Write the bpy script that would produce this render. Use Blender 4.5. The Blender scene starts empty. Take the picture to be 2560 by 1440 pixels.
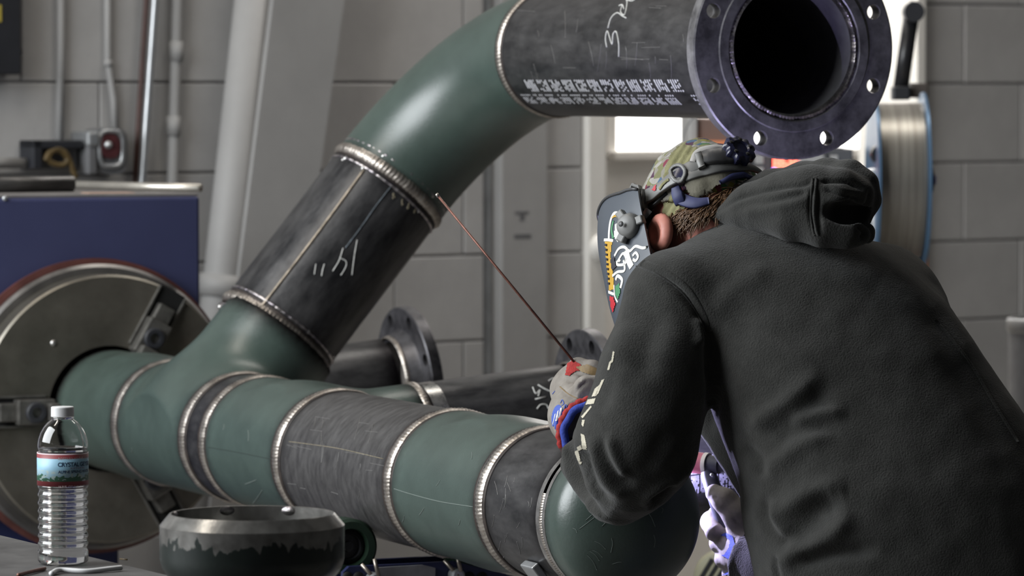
import bpy, bmesh, math, random
import numpy as np
from mathutils import Vector, Matrix, noise as mnoise
random.seed(7); RNG = np.random.default_rng(7)
scene = bpy.context.scene
COL = scene.collection
# ------------------------------------------------------------------ camera
FPX = 11190.0
CAMZ = 1.50
PITCH = math.atan(490.0 / FPX)
CP, SP = math.cos(PITCH), math.sin(PITCH)
CAM = np.array([0, 0, CAMZ])
AX_R = np.array([1., 0, 0]); AX_D = np.array([0, -SP, -CP]); AX_F = np.array([0, CP, -SP])
cd = bpy.data.cameras.new('camera'); cam = bpy.data.objects.new('camera', cd); COL.objects.link(cam)
cam.location = CAM; cam.rotation_euler = (math.pi / 2 - PITCH, 0, 0)
cd.sensor_width = 36; cd.lens = FPX / 2560 * 36; cd.clip_end = 100
cd.dof.use_dof = True; cd.dof.focus_distance = 6.15; cd.dof.aperture_fstop = 9.0
scene.camera = cam
# ------------------------------------------------------------------ world, lights, exposure
wd = bpy.data.worlds.new('world'); scene.world = wd; wd.use_nodes = True
wd.node_tree.nodes['Background'].inputs[0].default_value = (0.93, 0.97, 1.0, 1)
wd.node_tree.nodes['Background'].inputs[1].default_value = 0.042
def area(name, loc, target, sx, sy, energy, col=(1, 1, 1)):
    l = bpy.data.lights.new(name, 'AREA'); l.shape = 'RECTANGLE'; l.size = sx; l.size_y = sy
    l.energy = energy; l.color = col
    o = bpy.data.objects.new(name, l); COL.objects.link(o); o.location = loc
    o.rotation_euler = (Vector(target) - Vector(loc)).to_track_quat('-Z', 'Y').to_euler()
    return o
area('bay_door_daylight', (-3.4, 5.6, 2.7), (0.3, 7.4, 1.0), 3.0, 2.4, 310, (0.93, 0.97, 1.0))
area('ceiling_strip_light', (-1.6, 6.6, 4.3), (-1.0, 7.4, 1.0), 0.35, 2.4, 42, (1.0, 0.93, 0.83))
area('ceiling_strip_light_far', (0.8, 9.2, 4.6), (0.8, 9.6, 0.8), 2.6, 0.5, 48, (1.0, 0.95, 0.88))
scene.view_settings.view_transform = 'Standard'; scene.view_settings.look = 'None'
scene.view_settings.exposure = 0.0; scene.view_settings.gamma = 1.0
scene.view_settings.use_curve_mapping = False
# ------------------------------------------------------------------ coordinates
def W(p):
    p = np.asarray(p, float)
    return CAM + p[..., 0:1] * AX_R + p[..., 1:2] * AX_D + p[..., 2:3] * AX_F
def Wd(p):
    p = np.asarray(p, float)
    return p[..., 0:1] * AX_R + p[..., 1:2] * AX_D + p[..., 2:3] * AX_F
def cpt(px, py, z):
    return np.array([(px - 1280) / FPX * z, (py - 720) / FPX * z, z])
def C(px, py, z):
    return W(cpt(px, py, z))
def ray(px, py):
    d = Wd(np.array([(px - 1280) / FPX, (py - 720) / FPX, 1.0])); return d / np.linalg.norm(d)
def nz(v):
    v = np.asarray(v, float); return v / np.linalg.norm(v)
def proj(p):
    q = np.asarray(p, float) - CAM
    x = q @ AX_R; y = q @ AX_D; z = q @ AX_F
    return 1280 + FPX * x / z, 720 + FPX * y / z, z
def on_plane(px, py, o, n):
    d = ray(px, py); t = np.dot(np.asarray(o) - CAM, n) / np.dot(d, n); return CAM + d * t
def on_cyl(px, py, o, a, r):
    d = ray(px, py); o = np.asarray(o) - CAM
    dp = d - a * np.dot(d, a); op = o - a * np.dot(o, a)
    A = dp @ dp; B = -2 * dp @ op; Cc = op @ op - r * r
    D = max(B * B - 4 * A * Cc, 0); t = (-B - math.sqrt(D)) / (2 * A)
    return CAM + d * t
# ------------------------------------------------------------------ object helpers
WO = {}
def place(o, origin, parent):
    WO[o.name] = np.asarray(origin, float)
    if parent is not None:
        o.parent = parent; o.location = Vector(np.asarray(origin) - WO[parent.name])
    else:
        o.location = Vector(origin)
def tag(o, label=None, cat=None, group=None, kind=None):
    if label: o['label'] = label
    if cat: o['category'] = cat
    if group: o['group'] = group
    if kind: o['kind'] = kind
    return o
def empty(name, loc, label=None, cat=None, group=None, kind=None):
    o = bpy.data.objects.new(name, None); COL.objects.link(o); o.empty_display_size = 0.05
    place(o, loc, None); return tag(o, label, cat, group, kind)
def mk(name, vf, mat, parent=None, smooth=True, origin=None, attrs=None, auto=None, **tags):
    v, f = vf[0], vf[1]
    if attrs is None and len(vf) > 2: attrs = vf[2]
    v = np.asarray(v, float)
    if origin is None:
        origin = (v.min(0) + v.max(0)) / 2
        if parent is None: origin[2] = v[:, 2].min()
    me = bpy.data.meshes.new(name)
    me.from_pydata((v - origin).tolist(), [], [list(map(int, q)) for q in f])
    if smooth: me.polygons.foreach_set('use_smooth', [True] * len(me.polygons))
    if attrs:
        for k, a in attrs.items():
            a = np.asarray(a, float)
            if a.ndim == 1:
                at = me.attributes.new(k, 'FLOAT', 'POINT'); at.data.foreach_set('value', a)
            else:
                at = me.attributes.new(k, 'FLOAT_VECTOR', 'POINT'); at.data.foreach_set('vector', a.ravel())
    me.update()
    if auto is not None:
        me.set_sharp_from_angle(angle=math.radians(auto))
    o = bpy.data.objects.new(name, me); COL.objects.link(o)
    if mat: me.materials.append(mat)
    place(o, origin, parent)
    return tag(o, **tags) if tags else o
def join(*parts):
    V = []; F = []; n = 0; A = {}
    for p in parts:
        v = np.asarray(p[0], float); V.append(v); F += [[i + n for i in q] for q in p[1]]; n += len(v)
    return np.concatenate(V), F
def basis(d, hint=None):
    d = nz(d); h = np.array([0, 0, 1.]) if hint is None else nz(hint)
    if abs(h @ d) > .95: h = np.array([1., 0, 0])
    a = nz(np.cross(h, d)); b = np.cross(d, a); return a, b, d
def lathe(o, d, prof, n=64, hint=None, a0=0, a1=None, cap=False):
    """prof: list of (t along d, radius). returns verts, faces, attrs(lc)"""
    a, b, d = basis(d, hint); full = a1 is None
    th = np.linspace(0, 2 * math.pi, n, endpoint=False) if full else np.linspace(a0, a1, n)
    V = []; L = []
    for t, r in prof:
        V.append(np.asarray(o) + d * t + r * (np.cos(th)[:, None] * a + np.sin(th)[:, None] * b))
        L.append(np.c_[r * np.cos(th), r * np.sin(th), np.full(n, t)])
    F = []
    m = n if full else n - 1
    for i in range(len(prof) - 1):
        for j in range(m):
            k = (j + 1) % n; F.append([i * n + j, i * n + k, (i + 1) * n + k, (i + 1) * n + j])
    V = np.concatenate(V); L = np.concatenate(L)
    if cap:
        F.append(list(range(n))[::-1]); F.append([(len(prof) - 1) * n + j for j in range(n)])
    return V, F, {'lc': L}
def tube(pts, r, n=10, cap=True, closed=False):
    P = np.asarray(pts, float); m = len(P)
    rr = np.full(m, r) if np.isscalar(r) else np.asarray(r, float)
    T = np.gradient(P, axis=0) if not closed else (np.roll(P, -1, 0) - np.roll(P, 1, 0))
    T /= np.linalg.norm(T, axis=1)[:, None] + 1e-12
    a = basis(T[0])[0]; V = []
    th = np.linspace(0, 2 * math.pi, n, endpoint=False)
    for i in range(m):
        a = nz(a - T[i] * (a @ T[i])); b = np.cross(T[i], a)
        V.append(P[i] + rr[i] * (np.cos(th)[:, None] * a + np.sin(th)[:, None] * b))
    F = []
    for i in range(m if closed else m - 1):
        k2 = (i + 1) % m
        for j in range(n):
            k = (j + 1) % n; F.append([i * n + j, i * n + k, k2 * n + k, k2 * n + j])
    if cap and not closed:
        F.append(list(range(n))[::-1]); F.append([(m - 1) * n + j for j in range(n)])
    return np.concatenate(V), F
def smooth_path(pts, k=8):
    P = np.asarray(pts, float); out = []
    Q = np.vstack([2 * P[0] - P[1], P, 2 * P[-1] - P[-2]])
    for i in range(1, len(Q) - 2):
        for s in np.linspace(0, 1, k, endpoint=False):
            a, b, c, d = Q[i - 1:i + 3]
            out.append(.5 * ((2 * b) + (c - a) * s + (2 * a - 5 * b + 4 * c - d) * s * s + (3 * b - a - 3 * c + d) * s ** 3))
    out.append(P[-1]); return np.array(out)
def obox(c, U, V, N, hu, hv, hn, bev=0.0, seg=2):
    """oriented, bevelled box; U,V,N unit vectors, h* half sizes"""
    bm = bmesh.new(); bmesh.ops.create_cube(bm, size=2)
    for v in bm.verts: v.co = Vector((v.co.x * hu, v.co.y * hv, v.co.z * hn))
    if bev > 0: bmesh.ops.bevel(bm, geom=bm.edges[:], offset=bev, segments=seg, affect='EDGES', profile=.5)
    v = np.array([x.co[:] for x in bm.verts]); bm.verts.index_update()
    f = [[q.index for q in p.verts] for p in bm.faces]; bm.free()
    return np.asarray(c) + v[:, :1] * U + v[:, 1:2] * V + v[:, 2:] * N, f
X_, Y_, Z_ = np.eye(3)
def wbox(x0, x1, y0, y1, z0, z1, bev=0.0):
    return obox([(x0 + x1) / 2, (y0 + y1) / 2, (z0 + z1) / 2], X_, Y_, Z_, (x1 - x0) / 2, (y1 - y0) / 2, (z1 - z0) / 2, bev)
def prism(poly, N, h, bev=0):
    """poly: Nx3 planar outline, extruded by h along N"""
    P = np.asarray(poly, float); n = len(P); V = np.vstack([P, P + np.asarray(N) * h])
    F = [list(range(n))[::-1], list(range(n, 2 * n))] + [[i, (i + 1) % n, n + (i + 1) % n, n + i] for i in range(n)]
    return V, F
def boolean(o, cutters, op='DIFFERENCE'):
    for c in cutters:
        m = o.modifiers.new('b', 'BOOLEAN'); m.operation = op; m.object = c; m.solver = 'EXACT'
    dg = bpy.context.evaluated_depsgraph_get(); me = bpy.data.meshes.new_from_object(o.evaluated_get(dg))
    o.modifiers.clear(); old = o.data; o.data = me; bpy.data.meshes.remove(old)
    for c in cutters: bpy.data.objects.remove(c)
    return o
# ------------------------------------------------------------------ signed distance bodies
def surface_nets(fn, lo, hi, h, project=3):
    lo = np.asarray(lo, float); hi = np.asarray(hi, float)
    n = np.ceil((hi - lo) / h).astype(int) + 1
    g = [lo[i] + h * np.arange(n[i]) for i in range(3)]
    val = np.empty(n)
    for i in range(0, n[0], 24):
        X, Y, Zz = np.meshgrid(g[0][i:i + 24], g[1], g[2], indexing='ij')
        val[i:i + 24] = fn(np.c_[X.ravel(), Y.ravel(), Zz.ravel()]).reshape(X.shape)
    s = val < 0
    cnt = np.zeros(n - 1); pos = np.zeros(tuple(n - 1) + (3,))
    c8 = {(a, b, c): (slice(a, n[0] - 1 + a), slice(b, n[1] - 1 + b), slice(c, n[2] - 1 + c)) for a in (0, 1) for b in (0, 1) for c in (0, 1)}
    for ax in range(3):
        for u in (0, 1):
            for w in (0, 1):
                p0 = [0, 0, 0]; o2 = [k for k in range(3) if k != ax]
                p0[o2[0]] = u; p0[o2[1]] = w; p1 = list(p0); p1[ax] = 1
                a = val[c8[tuple(p0)]]; b = val[c8[tuple(p1)]]
                m = (a < 0) != (b < 0)
                t = np.where(m, a / np.where(m, a - b, 1), 0)
                cnt += m
                for k in range(3):
                    pos[..., k] += np.where(m, (t if k == ax else p0[k]), 0)
    act = cnt > 0; idx = -np.ones(n - 1, int); idx[act] = np.arange(act.sum())
    cell = np.argwhere(act)
    V = lo + h * (cell + pos[act] / cnt[act][:, None])
    F = []
    for ax in range(3):
        o2 = [k for k in range(3) if k != ax]
        sl0 = [slice(None)] * 3; sl1 = [slice(None)] * 3
        sl0[ax] = slice(0, n[ax] - 1); sl1[ax] = slice(1, n[ax])
        ch = s[tuple(sl0)] != s[tuple(sl1)]
        E = np.argwhere(ch)
        E = E[(E[:, o2[0]] > 0) & (E[:, o2[1]] > 0) & (E[:, o2[0]] < n[o2[0]] - 1) & (E[:, o2[1]] < n[o2[1]] - 1)]
        if not len(E): continue
        q = []
        for du, dw in ((-1, -1), (0, -1), (0, 0), (-1, 0)):
            e = E.copy(); e[:, o2[0]] += du; e[:, o2[1]] += dw; q.append(idx[e[:, 0], e[:, 1], e[:, 2]])
        q = np.stack(q, 1); inside = s[E[:, 0], E[:, 1], E[:, 2]]
        flip = inside if ax != 1 else ~inside
        q[~flip] = q[~flip][:, ::-1]; F.append(q)
    F = np.concatenate(F)
    for _ in range(project):
        d = fn(V); e = h * .25; G = np.empty_like(V)
        for k in range(3):
            dv = np.zeros(3); dv[k] = e; G[:, k] = (fn(V + dv) - fn(V - dv)) / (2 * e)
        gl = (G * G).sum(1); V = V - np.clip(d / np.maximum(gl, .2), -h, h)[:, None] * G
    return V, F
def smin(a, b, k):
    h = np.clip(.5 + .5 * (b - a) / k, 0, 1); return b * (1 - h) + a * h - k * h * (1 - h)
def smax(a, b, k): return -smin(-a, -b, k)
def rcone(p, a, b, ra, rb):
    a = np.asarray(a, float); b = np.asarray(b, float); ab = b - a
    t = np.clip((p - a) @ ab / (ab @ ab), 0, 1)
    return np.linalg.norm(p - a - t[:, None] * ab, axis=1) - (ra + (rb - ra) * t)
def ellip(p, c, R, r):
    q = (p - np.asarray(c)) @ np.asarray(R).T; r = np.asarray(r, float)
    k0 = np.linalg.norm(q / r, axis=1); k1 = np.linalg.norm(q / (r * r), axis=1)
    return k0 * (k0 - 1) / np.maximum(k1, 1e-9)
def chain(p, pts, k):
    """pts: list of (point, radius)"""
    d = None
    for (a, ra), (b, rb) in zip(pts[:-1], pts[1:]):
        e = rcone(p, a, b, ra, rb); d = e if d is None else smin(d, e, k)
    return d
# ------------------------------------------------------------------ materials
def pmat(name, col, rough=.5, metal=0., var=0., vscale=8., stretch=(1, 1, 1), coord='Object', bump=0., bscale=60., bstretch=None,
         spec=.5, col2=None, burn=None, sheen=0., emit=None, estr=0., rvar=0., trans=0., ior=1.45, detail=6, coat=0., sss=0.):
    m = bpy.data.materials.new(name); m.use_nodes = True; nt = m.node_tree; N = nt.nodes; L = nt.links
    b = N['Principled BSDF']; b.inputs['Roughness'].default_value = rough; b.inputs['Metallic'].default_value = metal
    b.inputs['Base Color'].default_value = (*col, 1); b.inputs['Specular IOR Level'].default_value = spec; b.inputs['IOR'].default_value = ior
    b.inputs['Transmission Weight'].default_value = trans; b.inputs['Coat Weight'].default_value = coat
    if sss: b.inputs['Subsurface Weight'].default_value = sss; b.inputs['Subsurface Radius'].default_value = (.01, .004, .002)
    if sheen: b.inputs['Sheen Weight'].default_value = sheen; b.inputs['Sheen Roughness'].default_value = .5
    if emit: b.inputs['Emission Color'].default_value = (*emit, 1); b.inputs['Emission Strength'].default_value = estr
    def coords(st):
        if coord == 'lc':
            a = N.new('ShaderNodeAttribute'); a.attribute_name = 'lc'; src = a.outputs['Vector']
        else:
            a = N.new('ShaderNodeTexCoord'); src = a.outputs[coord]
        mp = N.new('ShaderNodeMapping'); mp.inputs['Scale'].default_value = st; L.new(src, mp.inputs[0]); return mp.outputs[0]
    cur = None
    if var or col2:
        c = coords(stretch); t = N.new('ShaderNodeTexNoise'); t.inputs['Scale'].default_value = vscale; t.inputs['Detail'].default_value = detail
        t.inputs['Roughness'].default_value = .65; L.new(c, t.inputs['Vector'])
        rp = N.new('ShaderNodeValToRGB'); rp.color_ramp.elements[0].position = .32; rp.color_ramp.elements[1].position = .68
        c2 = col2 or tuple(min(1, x * (1 + var)) for x in col); c1 = col if col2 else tuple(x * (1 - var) for x in col)
        rp.color_ramp.elements[0].color = (*c1, 1); rp.color_ramp.elements[1].color = (*c2, 1)
        L.new(t.outputs['Fac'], rp.inputs[0]); cur = rp.outputs[0]
        if rvar:
            mr = N.new('ShaderNodeMapRange'); mr.inputs[3].default_value = max(.03, rough - rvar); mr.inputs[4].default_value = min(1, rough + rvar)
            L.new(t.outputs['Fac'], mr.inputs[0]); L.new(mr.outputs[0], b.inputs['Roughness'])
    if burn:
        a = N.new('ShaderNodeAttribute'); a.attribute_name = 'burn'; mx = N.new('ShaderNodeMix'); mx.data_type = 'RGBA'
        nn = N.new('ShaderNodeTexNoise'); nn.inputs['Scale'].default_value = 90; mul = N.new('ShaderNodeMath'); mul.operation = 'MULTIPLY_ADD'
        tc = N.new('ShaderNodeTexCoord'); L.new(tc.outputs['Object'], nn.inputs['Vector'])
        L.new(nn.outputs['Fac'], mul.inputs[0]); mul.inputs[1].default_value = .6; mul.inputs[2].default_value = -.3
        ad = N.new('ShaderNodeMath'); ad.use_clamp = True; L.new(a.outputs['Fac'], ad.inputs[0]); L.new(mul.outputs[0], ad.inputs[1])
        m2 = N.new('ShaderNodeMath'); m2.operation = 'MULTIPLY'; L.new(ad.outputs[0], m2.inputs[0]); L.new(a.outputs['Fac'], m2.inputs[1])
        sq = N.new('ShaderNodeMath'); sq.operation = 'SQRT'; sq.use_clamp = True; L.new(m2.outputs[0], sq.inputs[0])
        L.new(sq.outputs[0], mx.inputs['Factor'])
        if cur is None: mx.inputs['A'].default_value = (*col, 1)
        else: L.new(cur, mx.inputs['A'])
        mx.inputs['B'].default_value = (*burn, 1); cur = mx.outputs['Result']
        sv = N.new('ShaderNodeMath'); sv.operation = 'MULTIPLY_ADD'; sv.inputs[1].default_value = -spec * .9; sv.inputs[2].default_value = spec; L.new(sq.outputs[0], sv.inputs[0]); L.new(sv.outputs[0], b.inputs['Specular IOR Level'])
    if cur is not None: L.new(cur, b.inputs['Base Color'])
    if bump:
        c = coords(bstretch or (1, 1, 1)); t = N.new('ShaderNodeTexNoise'); t.inputs['Scale'].default_value = bscale; t.inputs['Detail'].default_value = 5
        L.new(c, t.inputs['Vector']); bp = N.new('ShaderNodeBump'); bp.inputs['Strength'].default_value = bump; bp.inputs['Distance'].default_value = .002
        L.new(t.outputs['Fac'], bp.inputs['Height']); L.new(bp.outputs[0], b.inputs['Normal'])
    return m
M = {}
M['mill'] = pmat('mill_scale_steel', (.022, .022, .024), .36, .55, col2=(.085, .083, .084), vscale=34, stretch=(1, 1, .35), coord='lc', rvar=.12, bump=.10, bscale=120, burn=(.006, .005, .006))
M['mill_scuffed'] = pmat('scuffed_mill_scale', (.042, .040, .040), .42, .4, col2=(.095, .092, .091), vscale=42, stretch=(.7, .7, 1.6), coord='lc', rvar=.12, bump=.12, bscale=140, burn=(.006, .005, .006))
M['mill_blue'] = pmat('flange_steel', (.03, .029, .033), .38, .6, col2=(.12, .117, .125), vscale=26, coord='Object', rvar=.12, bump=.14, bscale=150)
M['green'] = pmat('green_primer', (.042, .062, .053), .36, 0, var=.16, vscale=9, spec=.8, bump=.10, bscale=260, burn=(.006, .005, .005), rvar=.06)
M['weld'] = pmat('weld_metal', (.20, .175, .155), .36, .85, col2=(.46, .42, .38), vscale=45, bump=.3, bscale=300)
M['weld_dark'] = pmat('heat_tinted_weld', (.10, .09, .12), .32, .9, col2=(.5, .46, .44), vscale=60, bump=.4, bscale=260)
M['bright'] = pmat('ground_steel', (.42, .41, .40), .28, .95, var=.3, vscale=60, rvar=.1)
M['burnt'] = pmat('burnt_steel', (.012, .009, .009), .55, .3, col2=(.05, .038, .032), vscale=45)
M['chuck'] = pmat('machined_chuck_steel', (.105, .096, .080), .38, .75, col2=(.21, .195, .165), vscale=5, rvar=.1, bump=.05, bscale=60)
M['chuck_rim'] = pmat('chuck_rim_steel', (.22, .21, .20), .35, .85, var=.3, vscale=10, rvar=.1)
M['jaw'] = pmat('jaw_steel', (.13, .125, .115), .42, .7, var=.4, vscale=30)
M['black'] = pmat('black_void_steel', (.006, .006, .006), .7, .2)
M['blackplastic'] = pmat('black_plastic', (.016, .016, .018), .35, 0, var=.2, vscale=30)
M['blue'] = pmat('blue_enamel', (.034, .038, .088), .42, 0, var=.08, vscale=4, bump=.03, bscale=200)
M['darkblue'] = pmat('dark_blue_enamel', (.012, .016, .055), .42, 0, var=.2, vscale=8)
M['red'] = pmat('red_enamel', (.085, .03, .025), .45, 0, var=.25, vscale=20)
M['wall'] = pmat('painted_block', (.315, .309, .305), .75, 0, col2=(.395, .388, .383), vscale=3.2, bump=.25, bscale=90)
M['mortar'] = pmat('painted_mortar', (.28, .272, .266), .85, 0, var=.12, vscale=10, bump=.3, bscale=80)
M['wallpaint'] = pmat('grey_paint', (.295, .29, .285), .6, 0, var=.08, vscale=4, bump=.05, bscale=40)
M['whitepaint'] = pmat('white_paint', (.72, .70, .66), .55, 0, var=.05, vscale=5)
M['floor'] = pmat('concrete', (.20, .19, .175), .6, 0, col2=(.30, .285, .265), vscale=2.5, bump=.2, bscale=60)
M['window'] = pmat('daylit_frosted_glass', (.9, .9, .9), .4, 0, emit=(1, .985, .96), estr=2.3)
M['galv'] = pmat('galvanised_steel', (.42, .43, .44), .40, .8, var=.18, vscale=14)
M['chalk'] = pmat('chalk', (.50, .50, .48), .95, 0, var=.25, vscale=220)
M['chalk_faint'] = pmat('faint_paint_marker', (.22, .19, .13), .9, 0, var=.4, vscale=200)
M['stencil'] = pmat('white_stencil_ink', (.72, .72, .76), .8, 0, var=.25, vscale=160)
M['warm_highlight'] = pmat('painted_warm_highlight', (.36, .31, .25), .35, .6, var=.4, vscale=50)  # colour of the painted strip-light highlight on the riser
M['table'] = pmat('steel_table_top', (.045, .044, .044), .6, .25, col2=(.105, .102, .10), vscale=9, bump=.15, bscale=120, rvar=.12)
M['charcoal'] = pmat('charcoal_enamel', (.018, .019, .023), .5, 0, var=.15, vscale=10)
M['greybox'] = pmat('grey_enamel', (.13, .13, .135), .5, .1, var=.15, vscale=14)
M['yellow'] = pmat('yellow_print', (.38, .30, .05), .6)
M['brownhose'] = pmat('brown_hose', (.09, .06, .022), .5, 0, var=.4, vscale=50)
M['rustpipe'] = pmat('dark_red_pipe', (.055, .025, .02), .5, 0, var=.3, vscale=14)
M['darkred'] = pmat('dark_red_plastic', (.07, .02, .022), .4, 0, var=.3, vscale=40)
M['blue_highlight'] = pmat('painted_blue_highlight', (.11, .13, .15), .35, .7, var=.4, vscale=120)  # colour of the painted bluish highlight on the riser
M['darkline'] = pmat('dark_pencil', (.02, .03, .026), .7)
M['greytop'] = pmat('grey_cabinet_top', (.15, .14, .135), .5, .1, var=.15, vscale=8)
M['peach'] = pmat('peach_label', (.42, .27, .2), .6)
M['mill_scuffed2'] = pmat('dark_bar_steel', (.05, .048, .047), .4, .6, col2=(.13, .125, .12), vscale=12, stretch=(1, 1, 4))
M['brightbar'] = pmat('bright_tube_steel', (.50, .47, .42), .33, .7, var=.15, vscale=20)
M['greybox2'] = pmat('grey_steel_plate', (.20, .20, .205), .5, .4, var=.25, vscale=18)
M['wheelgreen'] = pmat('green_roller', (.013, .028, .017), .4, 0, var=.3, vscale=14)
M['pinsteel'] = pmat('pin_steel', (.24, .21, .18), .35, .8, var=.2, vscale=40)
M['pet'] = pmat('clear_pet', (1, 1, 1), .015, 0, trans=1, ior=1.40)
M['water'] = pmat('water', (1, 1, 1), .0, 0, trans=1, ior=1.33)
M['capwhite'] = pmat('white_plastic', (.62, .62, .62), .4, 0, var=.04, vscale=20)
M['ink'] = pmat('dark_blue_ink', (.008, .03, .085), .5); M['inkred'] = pmat('red_ink', (.3, .05, .06), .5); M['inkpale'] = pmat('pale_ink', (.55, .42, .42), .5)
M['copper'] = pmat('copper_rod', (.13, .055, .04), .42, .5, var=.4, vscale=90)
M['machgrey'] = pmat('machine_grey', (.085, .085, .09), .45, 0, var=.1, vscale=9)
M['machgrey2'] = pmat('machine_dark_grey', (.055, .056, .062), .5, .1, var=.1, vscale=9)
M['machpale'] = pmat('machine_pale_grey', (.36, .35, .34), .5, 0, var=.08, vscale=12)
M['orange'] = pmat('orange_shroud', (.62, .22, .10), .45, 0, var=.12, vscale=10)
M['orange2'] = pmat('copper_strap', (.24, .10, .05), .45, .3, var=.35, vscale=20)
M['browncover'] = pmat('brown_cover', (.16, .105, .085), .55, 0, var=.1, vscale=8)
M['brownblock'] = pmat('brown_block', (.06, .05, .045), .5, 0, var=.2, vscale=20)
M['wire'] = pmat('wound_wire', (.22, .205, .18), .38, .75, col2=(.42, .40, .36), vscale=3, stretch=(60, 1, 1))
M['bluerim'] = pmat('blue_spool_rim', (.09, .17, .28), .35, .3, var=.1, vscale=12)
M['ledred'] = pmat('red_led', (.1, .01, .01), .4, emit=(1, .08, .05), estr=9); M['ledblue'] = pmat('blue_led', (.02, .02, .1), .4, emit=(.22, .22, 1), estr=3)
M['ledbluedim'] = pmat('violet_screw', (.18, .18, .42), .3, .6)
M['galv2'] = pmat('weathered_galvanised', (.20, .205, .22), .45, .6, col2=(.33, .34, .36), vscale=10)
M['cream'] = pmat('cream_plastic', (.45, .43, .30), .45, 0, var=.06, vscale=10)
# green cap with a ragged band ground back to bare steel (wear follows height and a ragged noise edge)
def cap_ground():
    m = pmat('ground_green_cap', (.014, .019, .017), .26, 0, var=.2, vscale=12, bump=.06, bscale=200); nt = m.node_tree; N = nt.nodes; L = nt.links; b = N['Principled BSDF']
    a = N.new('ShaderNodeAttribute'); a.attribute_name = 'lc'; sx = N.new('ShaderNodeSeparateXYZ'); L.new(a.outputs['Vector'], sx.inputs[0])
    mp = N.new('ShaderNodeMapping'); mp.inputs['Scale'].default_value = (1, 1, .35); L.new(a.outputs['Vector'], mp.inputs[0])
    v = N.new('ShaderNodeTexNoise'); v.inputs['Scale'].default_value = 46; v.inputs['Detail'].default_value = 4; v.inputs['Distortion'].default_value = 1.2; L.new(mp.outputs[0], v.inputs['Vector'])
    t = N.new('ShaderNodeMath'); t.operation = 'MULTIPLY_ADD'; L.new(v.outputs['Fac'], t.inputs[0]); t.inputs[1].default_value = .055; L.new(sx.outputs['Z'], t.inputs[2])
    rp = N.new('ShaderNodeMapRange'); rp.inputs[1].default_value = .1035; rp.inputs[2].default_value = .1050; L.new(t.outputs[0], rp.inputs[0])
    nn = N.new('ShaderNodeTexNoise'); nn.inputs['Scale'].default_value = 70; L.new(a.outputs['Vector'], nn.inputs['Vector'])
    cr = N.new('ShaderNodeValToRGB'); cr.color_ramp.elements[0].color = (.10, .095, .088, 1); cr.color_ramp.elements[1].color = (.36, .35, .33, 1); L.new(nn.outputs['Fac'], cr.inputs[0])
    mx = N.new('ShaderNodeMix'); mx.data_type = 'RGBA'; L.new(rp.outputs[0], mx.inputs['Factor']); old = b.inputs['Base Color'].links[0].from_socket
    L.new(old, mx.inputs['A']); L.new(cr.outputs[0], mx.inputs['B']); L.new(mx.outputs['Result'], b.inputs['Base Color'])
    mm = N.new('ShaderNodeMath'); mm.operation = 'MULTIPLY'; mm.inputs[1].default_value = .75; L.new(rp.outputs[0], mm.inputs[0]); L.new(mm.outputs[0], b.inputs['Metallic'])
    return m
M['cap_ground'] = cap_ground()
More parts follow.
